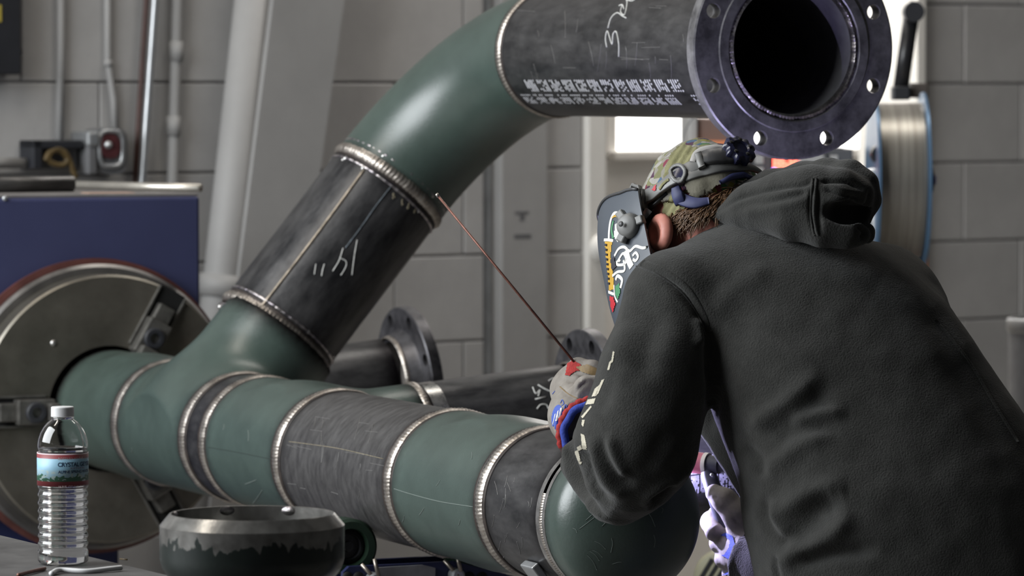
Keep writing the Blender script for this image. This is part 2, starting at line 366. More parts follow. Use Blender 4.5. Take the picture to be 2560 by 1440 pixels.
def label_mat():
    m = pmat('bottle_label', (.3, .5, .6), .45); nt = m.node_tree; N = nt.nodes; L = nt.links; b = N['Principled BSDF']
    a = N.new('ShaderNodeAttribute'); a.attribute_name = 'lc'; sx = N.new('ShaderNodeSeparateXYZ'); L.new(a.outputs['Vector'], sx.inputs[0])
    n = N.new('ShaderNodeTexNoise'); n.inputs['Scale'].default_value = 95; mp = N.new('ShaderNodeMapping'); mp.inputs['Scale'].default_value = (1, 1, 1.6); L.new(a.outputs['Vector'], mp.inputs[0]); L.new(mp.outputs[0], n.inputs['Vector'])
    z = N.new('ShaderNodeMapRange'); z.inputs[1].default_value = .203 * .505; z.inputs[2].default_value = .203 * .712; L.new(sx.outputs['Z'], z.inputs[0])
    rp = N.new('ShaderNodeValToRGB'); rp.color_ramp.interpolation = 'CONSTANT'; E = rp.color_ramp.elements
    E[0].position = 0; E[0].color = (.20, .035, .04, 1); E[1].position = .15; E[1].color = (.035, .11, .065, 1)
    for p_, c_ in ((.45, (.22, .36, .42)), (.50, (.24, .42, .54)), (.84, (.20, .035, .04)), (.965, (.55, .45, .47))):
        e = E.new(p_); e.color = (*c_, 1)
    ad = N.new('ShaderNodeMath'); ad.operation = 'MULTIPLY_ADD'; L.new(n.outputs['Fac'], ad.inputs[0]); ad.inputs[1].default_value = .0; L.new(z.outputs[0], ad.inputs[2])
    L.new(z.outputs[0], rp.inputs[0])
    hill = N.new('ShaderNodeMapRange'); hill.inputs[1].default_value = .15; hill.inputs[2].default_value = .50; L.new(z.outputs[0], hill.inputs[0])
    h2 = N.new('ShaderNodeMath'); h2.operation = 'MULTIPLY_ADD'; L.new(n.outputs['Fac'], h2.inputs[0]); h2.inputs[1].default_value = 1.6; h2.inputs[2].default_value = -.30
    cmp_ = N.new('ShaderNodeMath'); cmp_.operation = 'GREATER_THAN'; L.new(h2.outputs[0], cmp_.inputs[0]); L.new(hill.outputs[0], cmp_.inputs[1])
    band = N.new('ShaderNodeMath'); band.operation = 'GREATER_THAN'; L.new(z.outputs[0], band.inputs[0]); band.inputs[1].default_value = .15
    top = N.new('ShaderNodeMath'); top.operation = 'LESS_THAN'; L.new(z.outputs[0], top.inputs[0]); top.inputs[1].default_value = .50
    m1 = N.new('ShaderNodeMath'); m1.operation = 'MULTIPLY'; L.new(band.outputs[0], m1.inputs[0]); L.new(top.outputs[0], m1.inputs[1])
    inv = N.new('ShaderNodeMath'); inv.operation = 'SUBTRACT'; inv.inputs[0].default_value = 1; L.new(cmp_.outputs[0], inv.inputs[1])
    m2 = N.new('ShaderNodeMath'); m2.operation = 'MULTIPLY'; L.new(m1.outputs[0], m2.inputs[0]); L.new(inv.outputs[0], m2.inputs[1])
    mx = N.new('ShaderNodeMix'); mx.data_type = 'RGBA'; L.new(m2.outputs[0], mx.inputs['Factor']); L.new(rp.outputs[0], mx.inputs['A']); mx.inputs['B'].default_value = (.26, .40, .47, 1)
    n2 = N.new('ShaderNodeTexNoise'); n2.inputs['Scale'].default_value = 160; L.new(mp.outputs[0], n2.inputs['Vector']); g = N.new('ShaderNodeMath'); g.operation = 'GREATER_THAN'; g.inputs[1].default_value = .6; L.new(n2.outputs['Fac'], g.inputs[0])
    m3 = N.new('ShaderNodeMath'); m3.operation = 'MULTIPLY'; L.new(g.outputs[0], m3.inputs[0]); L.new(m1.outputs[0], m3.inputs[1])
    mx2 = N.new('ShaderNodeMix'); mx2.data_type = 'RGBA'; L.new(m3.outputs[0], mx2.inputs['Factor']); L.new(mx.outputs['Result'], mx2.inputs['A']); mx2.inputs['B'].default_value = (.34, .42, .40, 1)
    L.new(mx2.outputs['Result'], b.inputs['Base Color']); return m
M['label'] = label_mat()
M['fleece'] = pmat('charcoal_fleece', (.031, .031, .029), .95, 0, var=.14, vscale=60, bump=.7, bscale=420, spec=.12, sheen=.16)
M['rib'] = pmat('charcoal_rib_knit', (.030, .030, .029), .95, 0, var=.15, vscale=80, bump=.6, bscale=300, spec=.15, sheen=.2)
M['print'] = pmat('cream_sleeve_print', (.42, .39, .31), .85, 0, var=.12, vscale=90)
M['denim'] = pmat('dark_denim', (.018, .024, .045), .9, 0, var=.3, vscale=90, bump=.3, bscale=400)
M['leather'] = pmat('glove_leather', (.155, .138, .12), .7, 0, col2=(.27, .25, .225), vscale=26, bump=.25, bscale=170, spec=.3)
M['leathertan'] = pmat('worn_tan_leather', (.17, .115, .05), .65, 0, var=.35, vscale=60, bump=.2, bscale=170)
M['gblue'] = pmat('glove_blue_fabric', (.03, .055, .30), .85, 0, var=.25, vscale=80, bump=.4, bscale=300)
M['glogo'] = pmat('glove_blue_print', (.05, .09, .36), .7, 0, var=.1, vscale=80)
M['gred'] = pmat('glove_red_trim', (.28, .02, .018), .85, 0, var=.25, vscale=120, bump=.5, bscale=260)
M['skin'] = pmat('skin', (.48, .19, .145), .5, 0, var=.12, vscale=30, sss=.15)
M['hair'] = pmat('brown_hair', (.05, .026, .013), .45, 0, col2=(.16, .085, .04), vscale=120)
M['olive'] = pmat('olive_cap_cloth', (.13, .125, .055), .9, 0, col2=(.24, .23, .12), vscale=40, bump=.4, bscale=260)
M['gearplastic'] = pmat('grey_headgear_plastic', (.155, .155, .15), .42, 0, var=.06, vscale=30)
M['geardark'] = pmat('dark_headgear_plastic', (.05, .05, .052), .4, 0, var=.1, vscale=30)
M['khakipad'] = pmat('khaki_pad', (.15, .14, .105), .8, 0, var=.1, vscale=40, bump=.2, bscale=300)
M['bluepad'] = pmat('blue_sweat_pad', (.028, .034, .10), .6, 0, var=.2, vscale=40)
M['navyknob'] = pmat('navy_ratchet_knob', (.014, .015, .040), .25, 0, var=.1, vscale=40)
M['helmet'] = pmat('slate_helmet_shell', (.060, .070, .085), .38, 0, var=.06, vscale=20)
M['stickwhite'] = pmat('white_sticker', (.62, .61, .57), .5); M['stickyellow'] = pmat('yellow_sticker', (.46, .27, .03), .5, 0, var=.1, vscale=60)
M['stickred'] = pmat('red_sticker', (.42, .02, .03), .5); M['stickgreen'] = pmat('green_sticker', (.05, .20, .09), .5); M['stickdark'] = pmat('dark_sticker_ink', (.02, .02, .03), .5)
M['cup'] = pmat('pink_ceramic_cup', (.45, .12, .17), .5, 0, var=.08, vscale=40); M['cupring'] = pmat('white_insulator', (.7, .66, .6), .5)
M['torch'] = pmat('torch_rubber', (.045, .047, .065), .5, 0, var=.15, vscale=40)
M['arc'] = pmat('welding_arc', (1, 1, 1), .5, emit=(.62, .60, 1.0), estr=900)
def cap_cloth():
    m = pmat('patterned_cap_cloth', (.2, .2, .2), .9, 0, bump=.4, bscale=260); nt = m.node_tree; N = nt.nodes; L = nt.links
    tc = N.new('ShaderNodeTexCoord'); v = N.new('ShaderNodeTexVoronoi'); v.inputs['Scale'].default_value = 95; L.new(tc.outputs['Object'], v.inputs['Vector'])
    sp_ = N.new('ShaderNodeSeparateColor'); L.new(v.outputs['Color'], sp_.inputs[0]); rp = N.new('ShaderNodeValToRGB'); rp.color_ramp.interpolation = 'CONSTANT'; E = rp.color_ramp.elements
    E[0].position = 0; E[0].color = (.20, .19, .16, 1); E[1].position = .3; E[1].color = (.16, .03, .05, 1)
    for p_, c_ in ((.37, (.15, .15, .075)), (.68, (.05, .13, .05)), (.73, (.27, .26, .24)), (.86, (.06, .025, .05)), (.91, (.22, .20, .05)), (.96, (.06, .10, .16))):
        e = E.new(p_); e.color = (*c_, 1)
    L.new(sp_.outputs[0], rp.inputs[0]); L.new(rp.outputs[0], N['Principled BSDF'].inputs['Base Color']); return m
M['capcloth'] = cap_cloth()
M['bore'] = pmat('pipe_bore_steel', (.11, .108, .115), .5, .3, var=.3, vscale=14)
M['stencil_dim'] = pmat('dimmed_stencil_ink', (.20, .20, .24), .8, 0, var=.4, vscale=160)  # darker copy of the ink; its colour holds down the arc glare
M['mill_arclit'] = pmat('large_flange_steel', (.065, .063, .066), .40, .35, col2=(.25, .245, .25), vscale=22, rvar=.12, bump=.14, bscale=150)  # steel lightened so its colour stands in for some of the arc light
M['scratchgreen'] = pmat('scratched_primer', (.16, .19, .175), .6)
M['scratchsteel'] = pmat('scratched_mill_scale', (.20, .195, .19), .5, .4)
# ================================================================== THE SETTING
WA = math.radians(38); WU = np.array([math.cos(WA), math.sin(WA), 0.]); WN = np.array([math.sin(WA), -math.cos(WA), 0.])
WOo = np.array([1.239, 11.53, 0.])
def wl(px, py, off=0.):
    p = on_plane(px, py, WOo + WN * off, WN); return (p - WOo) @ WU, p[2]
def wp(u, z, off=0.): return WOo + WU * u + Z_ * z + WN * off
def wallbox(u0, u1, z0, z1, d0, d1, bev=0.):
    return obox(wp((u0 + u1) / 2, (z0 + z1) / 2, (d0 + d1) / 2), WU, Z_, WN, (u1 - u0) / 2, (z1 - z0) / 2, (d1 - d0) / 2, bev)
mk('floor', wbox(-7, 9, -1.5, 22, -.1, 0), M['floor'], smooth=False, kind='structure')
DU0, DU1 = wl(1493, 600)[0], wl(2288, 200)[0]
DTOP = 2.16
ZC = wl(2480, 405)[1]; CH = .2015
back = join(wallbox(-5.2, DU0, 0, 4.2, -.20, -.010), wallbox(DU1, 4.6, 0, 4.2, -.20, -.010), wallbox(DU0, DU1, DTOP, 4.2, -.20, -.010))
wall = mk('wall_back', back, M['mortar'], smooth=False, kind='structure')
# painted concrete blocks, one object each, sharing three meshes
def block_mesh(w):
    v, f = obox([0, 0, 0], X_, Y_, Z_, w / 2 - .0018, .012, CH / 2 - .0022, .0025, 1)
    me = bpy.data.meshes.new('block'); me.from_pydata(v.tolist(), [], f); me.materials.append(M['wall']); return me
BM = {}
k0 = -int(ZC / CH); BL = .403; U0 = wl(2552, 100)[0]
def put_block(u0, u1, z):
    w = round(u1 - u0, 3)
    if w < .03: return
    if w not in BM: BM[w] = block_mesh(w)
    o = bpy.data.objects.new('block', BM[w]); COL.objects.link(o)
    o.rotation_euler = (0, 0, WA); place(o, wp((u0 + u1) / 2, z + CH / 2, -.0115 + random.uniform(-.0006, .0008)), wall)
PIL0, PIL1 = wl(1240, 600)[0], wl(1356, 600)[0]
for k in range(k0, 12):
    z = ZC + (k - .0) * CH
    if z < -.05 or z > 2.75: continue
    off = U0 + (0 if k % 2 == 0 else BL / 2)
    for j in range(-15, 6):
        a, b = off + j * BL, off + (j + 1) * BL
        if b < -4.9 or a > 1.35: continue
        segs = [(a, b)]
        for lo, hi in ((PIL0 - .035, PIL1), (DU0 - .045, DU1 + .02)):
            if (lo, hi)[0] < DU0 - .05 or z < DTOP:
                new = []
                for s0, s1 in segs:
                    if s1 <= lo or s0 >= hi: new.append((s0, s1))
                    else:
                        if s0 < lo: new.append((s0, lo))
                        if s1 > hi: new.append((hi, s1))
                segs = new
        for s0, s1 in segs: put_block(s0, s1, z)
tag(mk('trim_1', join(wallbox(PIL0, PIL1, 0, 2.9, -.03, .022, .004)), M['wallpaint'], smooth=False), kind='structure', label='flat painted pilaster strip between the block panels')
tag(mk('trim_2', wallbox(PIL0 - .034, PIL0 - .012, 0, 2.9, -.04, -.004), M['galv'], smooth=False), kind='structure')
for (a, b, c, d_) in ((1288, 528, 1322, 536), (1300, 536, 1312, 552), (1286, 585, 1328, 597)):
    ua, za = wl(a, d_, .023); ub, zb = wl(c, b, .023); tag(mk('paint_scuff', wallbox(ua, ub, za, zb, .022, .0226), M['greybox'], smooth=False, parent=bpy.data.objects['trim_1']))
# doorway to the bright yard: frame, open doorway, sunlit white wall and window outside
fr = empty('door_1', wp((DU0 + DU1) / 2, 0), kind='structure')
mk('door_jamb', wallbox(DU0 - .042, DU0 + .012, 0, DTOP, -.2, .02, .003), M['whitepaint'], fr, smooth=False)
mk('door_jamb', wallbox(DU1 - .012, DU1 + .018, 0, DTOP, -.2, .02, .003), M['whitepaint'], fr, smooth=False)
mk('door_head', wallbox(DU0 - .042, DU1 + .018, DTOP, DTOP + .05, -.2, .02, .003), M['whitepaint'], fr, smooth=False)
# outer porch wall seen through the doorway
yo = -.55
zs = wl(1600, 388, yo)[1]; ul = wl(1532, 350, yo)[0]
ow = mk('wall_porch', join(wallbox(DU0 - .6, DU1 + 2.0, 0, zs, yo - .1, yo), wallbox(DU0 - .6, ul, zs, 2.9, yo - .1, yo)), M['whitepaint'], smooth=False, kind='structure')
wn = mk('window_1', wallbox(ul, DU1 + 1.9, zs, 2.8, yo - .06, yo - .045), M['window'], smooth=False, kind='structure')
mk('window_sill', wallbox(ul - .02, DU1 + 1.9, zs - .012, zs + .012, yo - .04, yo + .035, .004), M['whitepaint'], wn, smooth=False)
mk('window_frame', wallbox(ul - .03, ul + .006, zs, 2.8, yo - .04, yo + .01, .003), M['whitepaint'], wn, smooth=False)
pl = area('porch_daylight', wp(DU0 + .7, 2.75, -.32), wp(DU0 + .5, .9, yo), 1.8, .35, 95, (1.0, .95, .9))
# lever handle on the jamb
lv = empty('door_handle', C(1497, 622, 10.65), 'white lever door handle catching daylight at the doorway jamb', 'handle')
u, zz = wl(1489, 620)
mk('rose', lathe(wp(u, zz, .018), WN, [(0, .0), (0, .034), (.008, .034), (.012, .02), (.03, .012), (.03, 0)], 24), M['whitepaint'], lv)
mk('lever', tube(smooth_path([wp(u, zz, .045), wp(u + .01, zz + .004, .05), wp(u + .015, zz - .02, .05), wp(u + .012, zz - .048, .045)]), [.012] * 25, 12), M['whitepaint'], lv)
# raked steel column and downpipe
def wpx(px, py, off): u, z = wl(px, py, off); return wp(u, z, off)
colpoly = [wpx(733, -400, .12), wpx(918, -400, .12), wpx(598, 1860, .12), wpx(452, 1860, .12)]
tag(mk('steel_column', prism(colpoly, -WN, .10), M['wallpaint'], smooth=False), 'wide raked steel column painted pale grey beside the downpipe', 'column')
dp = empty('downpipe', wpx(425, 1860, .06), 'large round painted downpipe leaning along the raked column', 'pipe')
ax0, ax1 = wpx(676, -400, .07), wpx(425, 1850, .07)
mk('pipe', tube([ax0, ax1], .041, 24), M['wallpaint'], dp)
dd = nz(ax1 - ax0); c0 = wpx(553, 715, .07)
mk('coupling', lathe(c0, dd, [(-.024, .042), (-.024, .051), (.024, .051), (.024, .042)], 28), M['wallpaint'], dp)
mk('coupling', lathe(c0 + dd * .9, dd, [(-.024, .042), (-.024, .051), (.024, .051), (.024, .042)], 28), M['wallpaint'], dp)
# conduits on the wall
def conduit(pts, r, label, mat='wallpaint', cup=(), off=None, name='conduit'):
    off = off or r + .002
    P = [wpx(a, b, off) for a, b in pts]
    e = empty(name, P[-1], label, 'conduit')
    mk('tube', tube(P, r, 14), M[mat], e)
    for (a, b, h) in cup:
        q0, q1 = wpx(a, b - h, off), wpx(a, b + h, off)
        mk('coupling', lathe(q0, nz(q1 - q0), [(0, r), (0, r * 1.28), (np.linalg.norm(q1 - q0), r * 1.28), (np.linalg.norm(q1 - q0), r)], 20), M[mat], e)
    return e
conduit([(152, -300), (152, 120), (148, 352)], .0085, 'thin straight conduit dropping to the small dark junction box')
conduit([(268, -300), (269, 150), (284, 250), (288, 332)], .0075, 'thin bent conduit dropping to the rounded grey switch box', cup=[(270, 158, 8)])
conduit([(405, -300), (388, 0), (356, 445), (330, 800)], .0085, 'bare bright steel conduit leaning between painted conduits', 'galv', off=.035)
conduit([(378, -300), (366, 0), (338, 445), (316, 800)], .0065, 'slim dark red pipe running behind the bright steel conduit', 'rustpipe', off=.02)
conduit([(447, -300), (443, 0), (431, 445), (424, 900)], .0125, 'painted conduit with two visible couplings next to the downpipe', cup=[(441, 128, 25), (434, 315, 25)])
# dark control box at the top
cb = empty('control_box', wpx(10, 185, .06), 'dark charcoal control box with side knob high on the block wall', 'box')
u0, z0 = wl(-90, 186, .05); u1, z1 = wl(46, -120, .05)
mk('body', wallbox(u0, u1, z0, z1, .0, .06, .004), M['charcoal'], cb, smooth=False)
ku, kz = wl(44, 130, .04)
mk('knob', lathe(wp(ku - .005, kz, .03), WU, [(0, .014), (.016, .012), (.016, 0)], 16), M['blackplastic'], cb)
mk('warning_plate', wallbox(wl(-20, 60, .06)[0], wl(3, 60, .06)[0], wl(0, 55, .06)[1], wl(0, 12, .06)[1], .06, .0615), M['yellow'], cb, smooth=False)
# junction boxes on the wall
jb = empty('junction_box', wpx(125, 420, .03), 'small dark junction box with a looped brown hose at the conduit foot', 'box')
u0, z0 = wl(66, 422, .03); u1, z1 = wl(190, 350, .03)
mk('body', wallbox(u0, u0 + .022, z0, z1, 0, .06, .003), M['charcoal'], jb, smooth=False)
mk('body_top', wallbox(u0, u1, z1 - .018, z1, 0, .06, .003), M['charcoal'], jb, smooth=False)
mk('face_plate', wallbox(u0 + .02, u1, z0, z1 - .016, .0, .035, .002), M['greybox'], jb, smooth=False)
hp = [wpx(a, b, .055) for a, b in ((112, 402), (125, 380), (150, 378), (168, 395), (160, 412), (135, 410), (120, 395), (140, 372), (165, 385), (182, 425), (190, 445))]
mk('hose', tube(smooth_path(hp, 6), .0065, 10), M['brownhose'], jb)
sb = empty('switch_box', wpx(220, 432, .03), 'tall grey switch box with a slanted bright lid beside the rounded box', 'box')
u0, z0 = wl(197, 436, .03); u1, z1 = wl(218, 332, .03)
mk('body', wallbox(u0, u1, z0, z1 - .012, 0, .07, .004), M['greybox'], sb, smooth=False)
mk('lid', wallbox(u0 - .003, u1 + .003, z1 - .030, z1 + .004, 0, .075, .006), M['galv'], sb, smooth=False)
mk('strip', wallbox(u1 + .002, u1 + .008, z0, z1, 0, .03, .003), M['wallpaint'], sb, smooth=False)
rb = empty('outlet_box', wpx(280, 432, .03), 'rounded grey outlet box with a dark red socket on the block wall', 'box')
def ring_pts(cx, cy, rx, ry, off, n=28, sq=.55):
    return [wpx(cx + rx * abs(math.cos(t)) ** sq * np.sign(math.cos(t)), cy + ry * abs(math.sin(t)) ** sq * np.sign(math.sin(t)), off) for t in np.linspace(0, 2 * math.pi, n, endpoint=False)]
mk('body', prism(ring_pts(280, 378, 40, 58, .06), -WN, .06), M['greybox'], rb, smooth=False)
mk('bezel', tube(ring_pts(277, 372, 29, 44, .062), .006, 10, closed=True), M['galv'], rb)
mk('socket', prism(ring_pts(277, 366, 24, 30, .068, sq=.8), -WN, .012), M['darkred'], rb, smooth=False)
mk('button', lathe(wpx(268, 362, .066), WN, [(0, .009), (.008, .008), (.011, 0)], 16), M['galv'], rb)
# pipe lying along wall ledge at the far left
tag(mk('wall_pipe', tube([wpx(-120, 408, .03), wpx(62, 408, .03)], .012, 14), M['wallpaint']), 'short horizontal painted pipe ending at the small junction box', 'pipe')
# ================================================================== THE PIPE SPOOL
HP = W(np.array([-0.5018, 0.2511, 7.7416])); HN = nz(Wd(np.array([0.3918, 0.0414, -0.9191])))
HV = nz(Wd(np.array([0.585, -0.782, 0.214]))); HV = nz(HV - HN * (HV @ HN))
_w = np.cross(HN, HV); _w = _w if _w[2] < 0 else -_w
HB = nz(HV * math.cos(math.pi / 4) + _w * math.sin(math.pi / 4))
R8, R6 = .1095, .0842
TT = [-.261, .109, .213, .571, 1.061, 1.419, 1.638]
def HA(t): return HP + HN * t
spool = empty('pipe_spool', HA(.6) - Z_ * .11, 'welded spool of dark steel pipe and green fittings held in the chuck', 'pipe')
def burn_ax(t, ends, w=.012): 
    b = np.zeros_like(t)
    for e in ends: b = np.maximum(b, np.exp(-((t - e) / w) ** 2))
    return b
def pipe(t0, t1, o, d, r, mat, name='pipe', ri=None, burnw=.030, nseg=96, parent=None, ends=None):
    k = max(6, int(abs(t1 - t0) / .012)); ts = np.linspace(t0, t1, k)
    prof = [(t, r) for t in ts]
    if ri: prof = prof + [(t, ri) for t in ts[::-1]] + [(t0, r)]
    V, F, A = lathe(o, d, prof, nseg)
    A['burn'] = burn_ax(A['lc'][:, 2], ends if ends is not None else [t0, t1], burnw)
    return mk(name, (V, F, A), M[mat], parent or spool)
def bead(o, d, r, w=.0075, h=.0035, n=420, ripples=105, mat='weld', name='weld_bead', a0=0, a1=2 * math.pi, parent=None, seed=0, wob=.25):
    rg = np.random.default_rng(seed); a, b, d = basis(d); full = abs(a1 - a0 - 2 * math.pi) < 1e-6
    th = np.linspace(a0, a1, n, endpoint=not full); prof = np.linspace(-1, 1, 7)
    ph = rg.uniform(0, 6.28, 5)
    lowf = sum(np.sin(th * f + ph[i]) for i, f in enumerate((3, 7, 13, 23, 37))) / 5
    V = []
    for s in prof:
        ph2 = th * ripples / (2 * math.pi) * 2 * math.pi + s * s * 2.2
        rip = .5 + .5 * np.cos(ph2)
        hh = h * (1 - s * s) * (.75 + .25 * rip + wob * lowf) + (-.0006 if abs(s) == 1 else 0)
        ww = w * s * (1 + .12 * lowf + .05 * np.cos(ph2))
        V.append(np.asarray(o) + d * ww[:, None] + (r + hh)[:, None] * (np.cos(th)[:, None] * a + np.sin(th)[:, None] * b))
    F = []
    for i in range(6):
        for j in range(n if full else n - 1):
            k = (j + 1) % n; F.append([i * n + j, i * n + k, (i + 1) * n + k, (i + 1) * n + j])
    return mk(name, (np.concatenate(V), F), M[mat], parent or spool)
def tee(tc, half, bd, br, bl, name='tee_fitting', k=.055):
    o = HA(tc); a = HN; e = nz(bd); c = np.cross(a, e); Rm = np.stack([a, e, c])
    def fn(q):
        run = np.sqrt(q[:, 1] ** 2 + q[:, 2] ** 2) - (R8 + .0015)
        br_ = np.maximum(np.sqrt(q[:, 0] ** 2 + q[:, 2] ** 2) - (br + .0015), -q[:, 1])
        d = smin(run, br_, k)
        d = np.maximum(d, np.abs(q[:, 0]) - half); return np.maximum(d, q[:, 1] - bl)
    V, F = surface_nets(fn, [-half - .012, -R8 - .03, -R8 - .04], [half + .012, bl + .012, R8 + .04], .0058, 3)
    b = np.maximum(burn_ax(V[:, 0], [-half, half], .026), burn_ax(V[:, 1], [bl], .022))
    return mk(name, (o + V @ Rm, F, {'burn': b, 'lc': V}), M['green'], spool)
T0 = TT[0] - .356
tee((T0 + TT[0]) / 2, .178, HB, R6, .205)
tee((TT[0] + TT[1]) / 2, (TT[1] - TT[0]) / 2, HV, R8, .213, k=.07)
pipe(TT[1], TT[2], HP, HN, R8, 'mill')
tee((TT[2] + TT[3]) / 2, (TT[3] - TT[2]) / 2, HB, R6, .205)
pipe(TT[3], TT[4], HP, HN, R8, 'mill_scuffed')
tee((TT[4] + TT[5]) / 2, (TT[5] - TT[4]) / 2, HB, R6, .205)
pipe(TT[5], TT[6] - .003, HP, HN, R8, 'mill')
for i, t in enumerate(TT[:6]): bead(HA(t), HN, R8 + .001, w=(.0125 if i not in (3, 4, 5) else .0120), h=.0042, seed=i, mat='weld', ripples=120)
for i, t in enumerate(TT[:6]):
    for sd in (-1, 1):
        c0_ = t + sd * .0165; mk('burnt_band', lathe(HA(c0_), HN, [(-.0045, R8 + .0004), (-.0035, R8 + .0019), (.0035, R8 + .0019), (.0045, R8 + .0004)], 96), M['burnt'], spool)
# end cap with open root gap above, fill pass below
cap = [(0, R8 - .006), (.001, R8 - .003), (.006, R8), (.03, R8)] + [(.043 + .062 * math.sin(a), R8 * math.cos(a)) for a in np.linspace(0, math.pi / 2 - .001, 22)]
V, F, A = lathe(HA(TT[6] + .002), HN, cap, 96); A['burn'] = burn_ax(A['lc'][:, 2], [0], .008)
mk('pipe_cap', (V, F, A), M['green'], spool)
mk('root_gap', lathe(HA(TT[6] - .004), HN, [(0, R8 - .006), (.008, R8 - .006)], 64), M['burnt'], spool)
def ang_of(p, o, d):
    a, b, d = basis(d); q = p - o; return math.atan2(q @ b, q @ a)
g0 = ang_of(on_cyl(1356, 1232, HP, HN, R8), HA(TT[6]), HN); g1 = ang_of(on_cyl(1420, 1445, HP, HN, R8), HA(TT[6]), HN)
dg = (g1 - g0 + math.pi) % (2 * math.pi) - math.pi; ge = g0 + dg + math.copysign(.7, dg); lo, hi = min(g0, ge), max(g0, ge)
bead(HA(TT[6]), HN, R8 - .002, w=.008, h=.004, n=220, ripples=190, mat='weld', a0=lo, a1=hi, seed=9)
mk('ground_band', lathe(HA(TT[6] - .016), HN, [(0, R8 + .0004), (.012, R8 + .0004)], 96), M['bright'], spool)
mk('ground_band', lathe(HA(TT[6] + .006), HN, [(0, R8 + .0005), (.009, R8 + .0005)], 96), M['bright'], spool)
# side branches with flanges (all three parallel)
def flange(fc, d, od, thick, bore, bc, hole, n, hub_r, hub_l, phase, mat, name='flange'):
    """fc: centre of the gasket face, d: outward normal of that face"""
    rf = bc - hole - .010
    prof = [(-thick - hub_l, bore), (-thick - hub_l, hub_r * .93), (-thick - hub_l * .3, hub_r), (-thick, hub_r + .004), (-thick, od / 2 - .002), (-thick + .002, od / 2),
            (-.0040, od / 2), (-.0020, od / 2 - .0025), (-.0018, rf + .002), (.0, rf), (.0, bore + .003), (-.003, bore)]
    prof = prof + [prof[0]]
    V, F, A = lathe(fc, d, prof, 96)
    o = mk(name, (V, F), M[mat], spool, smooth=True)
    a, b, dn = basis(d); cut = []
    vs = [lathe(fc + bc * (math.cos(t) * a + math.sin(t) * b), d, [(-thick - .02, hole), (.02, hole)], 24, cap=True)[:2] for t in phase + np.arange(n) * 2 * math.pi / n]
    cut.append(mk('cutter', join(*vs), None, None))
    boolean(o, cut); o.data.materials.clear(); o.data.materials.append(M[mat])
    o.data.polygons.foreach_set('use_smooth', [True] * len(o.data.polygons)); o.data.set_sharp_from_angle(angle=math.radians(32))
    return o
for i, (tc, s0, s1) in enumerate((((T0 + TT[0]) / 2, .205, .505), ((TT[2] + TT[3]) / 2, .205, .505), ((TT[4] + TT[5]) / 2, .205, .505))):
    o = HA(tc)
    pipe(s0, s1 - .03, o, HB, R6, 'mill', nseg=72)
    bead(o + HB * s0, HB, R6 + .001, seed=20 + i, n=320, ripples=80)
    flange(o + HB * (s1 + .038), HB, .279, .0254, R6 - .007, .1207, .0115, 8, R6 + .010, .022, math.pi / 8, 'mill_blue')
    bead(o + HB * (s1 - .012), HB, R6 + .001, w=.006, seed=30 + i, n=240, ripples=80)
    mk('ground_band', lathe(o + HB * (s0 + .010), HB, [(0, R6 + .0005), (.026, R6 + .0005)], 72), M['bright'], spool)
# riser, elbow, upper run
BO = HA(-.098); S1, S2, RE = .547, .213, .305
pipe(S2, S1, BO, HV, R8, 'mill', burnw=.02)
bead(BO + HV * S2, HV, R8 + .001, w=.010, h=.005, seed=41, ripples=90); bead(BO + HV * S1, HV, R8 + .001, w=.010, h=.005, seed=42, ripples=90)
for t, sd in ((S2, 1), (S1, 2)):
    for side in (-1, 1):
        bead(BO + HV * (t + side * .019), HV, R8 - .0012, w=.0035, h=.0035, seed=50 + sd * 3 + side, ripples=50, mat='weld_dark', name='heat_tint_band')
        mk('burnt_band', lathe(BO + HV * (t + side * .010), HV, [(-.004, R8 + .0008), (.004, R8 + .0008)], 72), M['burnt'], spool)
rg = np.random.default_rng(3)
for t in (S2, S1):      # grinding spatter blobs beside the riser welds
    for q in range(14):
        a, b, dn = basis(HV); th = rg.uniform(0, 6.28); c = BO + HV * (t + rg.choice([-1, 1]) * rg.uniform(.014, .026)) + R8 * (math.cos(th) * a + math.sin(th) * b)
        nrm = nz(math.cos(th) * a + math.sin(th) * b); r = rg.uniform(.0025, .006)
        mk('tack_spot', lathe(c - nrm * r * .6, nrm, [(0, r), (r * .6, r * .9), (r * .95, r * .5), (r * 1.05, 0)], 10), M['bright'], spool)
EC = BO + HV * S1 + HN * RE            # elbow bend centre
def elbow(r, n=96, m=40):
    V = []; bn = []; L = []
    for i, a in enumerate(np.linspace(0, math.pi / 2, m)):
        rad_dir = -HN * math.cos(a) + HV * math.sin(a); c = EC + rad_dir * RE; side = np.cross(HN, HV)
        th = np.linspace(0, 2 * math.pi, n, endpoint=False)
        V.append(c + r * (np.cos(th)[:, None] * rad_dir + np.sin(th)[:, None] * side))
        s = min(a, math.pi / 2 - a) * RE; bn.append(np.full(n, math.exp(-(s / .012) ** 2)))
    F = [[i * n + j, i * n + (j + 1) % n, (i + 1) * n + (j + 1) % n, (i + 1) * n + j] for i in range(m - 1) for j in range(n)]
    return np.concatenate(V), F, {'burn': np.concatenate(bn)}
mk('elbow', elbow(R8 + .0012), M['green'], spool)
UO = BO + HV * (S1 + RE)
pipe(RE, 1.215 - .006, UO, HN, R8, 'mill', ends=[RE], burnw=.01)
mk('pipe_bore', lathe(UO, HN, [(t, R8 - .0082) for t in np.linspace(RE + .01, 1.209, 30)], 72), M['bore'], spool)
mk('bore_shade_disc', lathe(UO + HN * (RE + .01), HN, [(0, R8 - .008), (0, 0)], 64), M['black'], spool)  # added black disc stands in for the shade inside the elbow
for sd in (-1, 1): mk('burnt_band', lathe(UO + HN * (RE + sd * .0115), HN, [(-.0035, R8 + .0003), (-.002, R8 + .0018), (.002, R8 + .0018), (.0035, R8 + .0003)], 96), M['burnt'], spool)
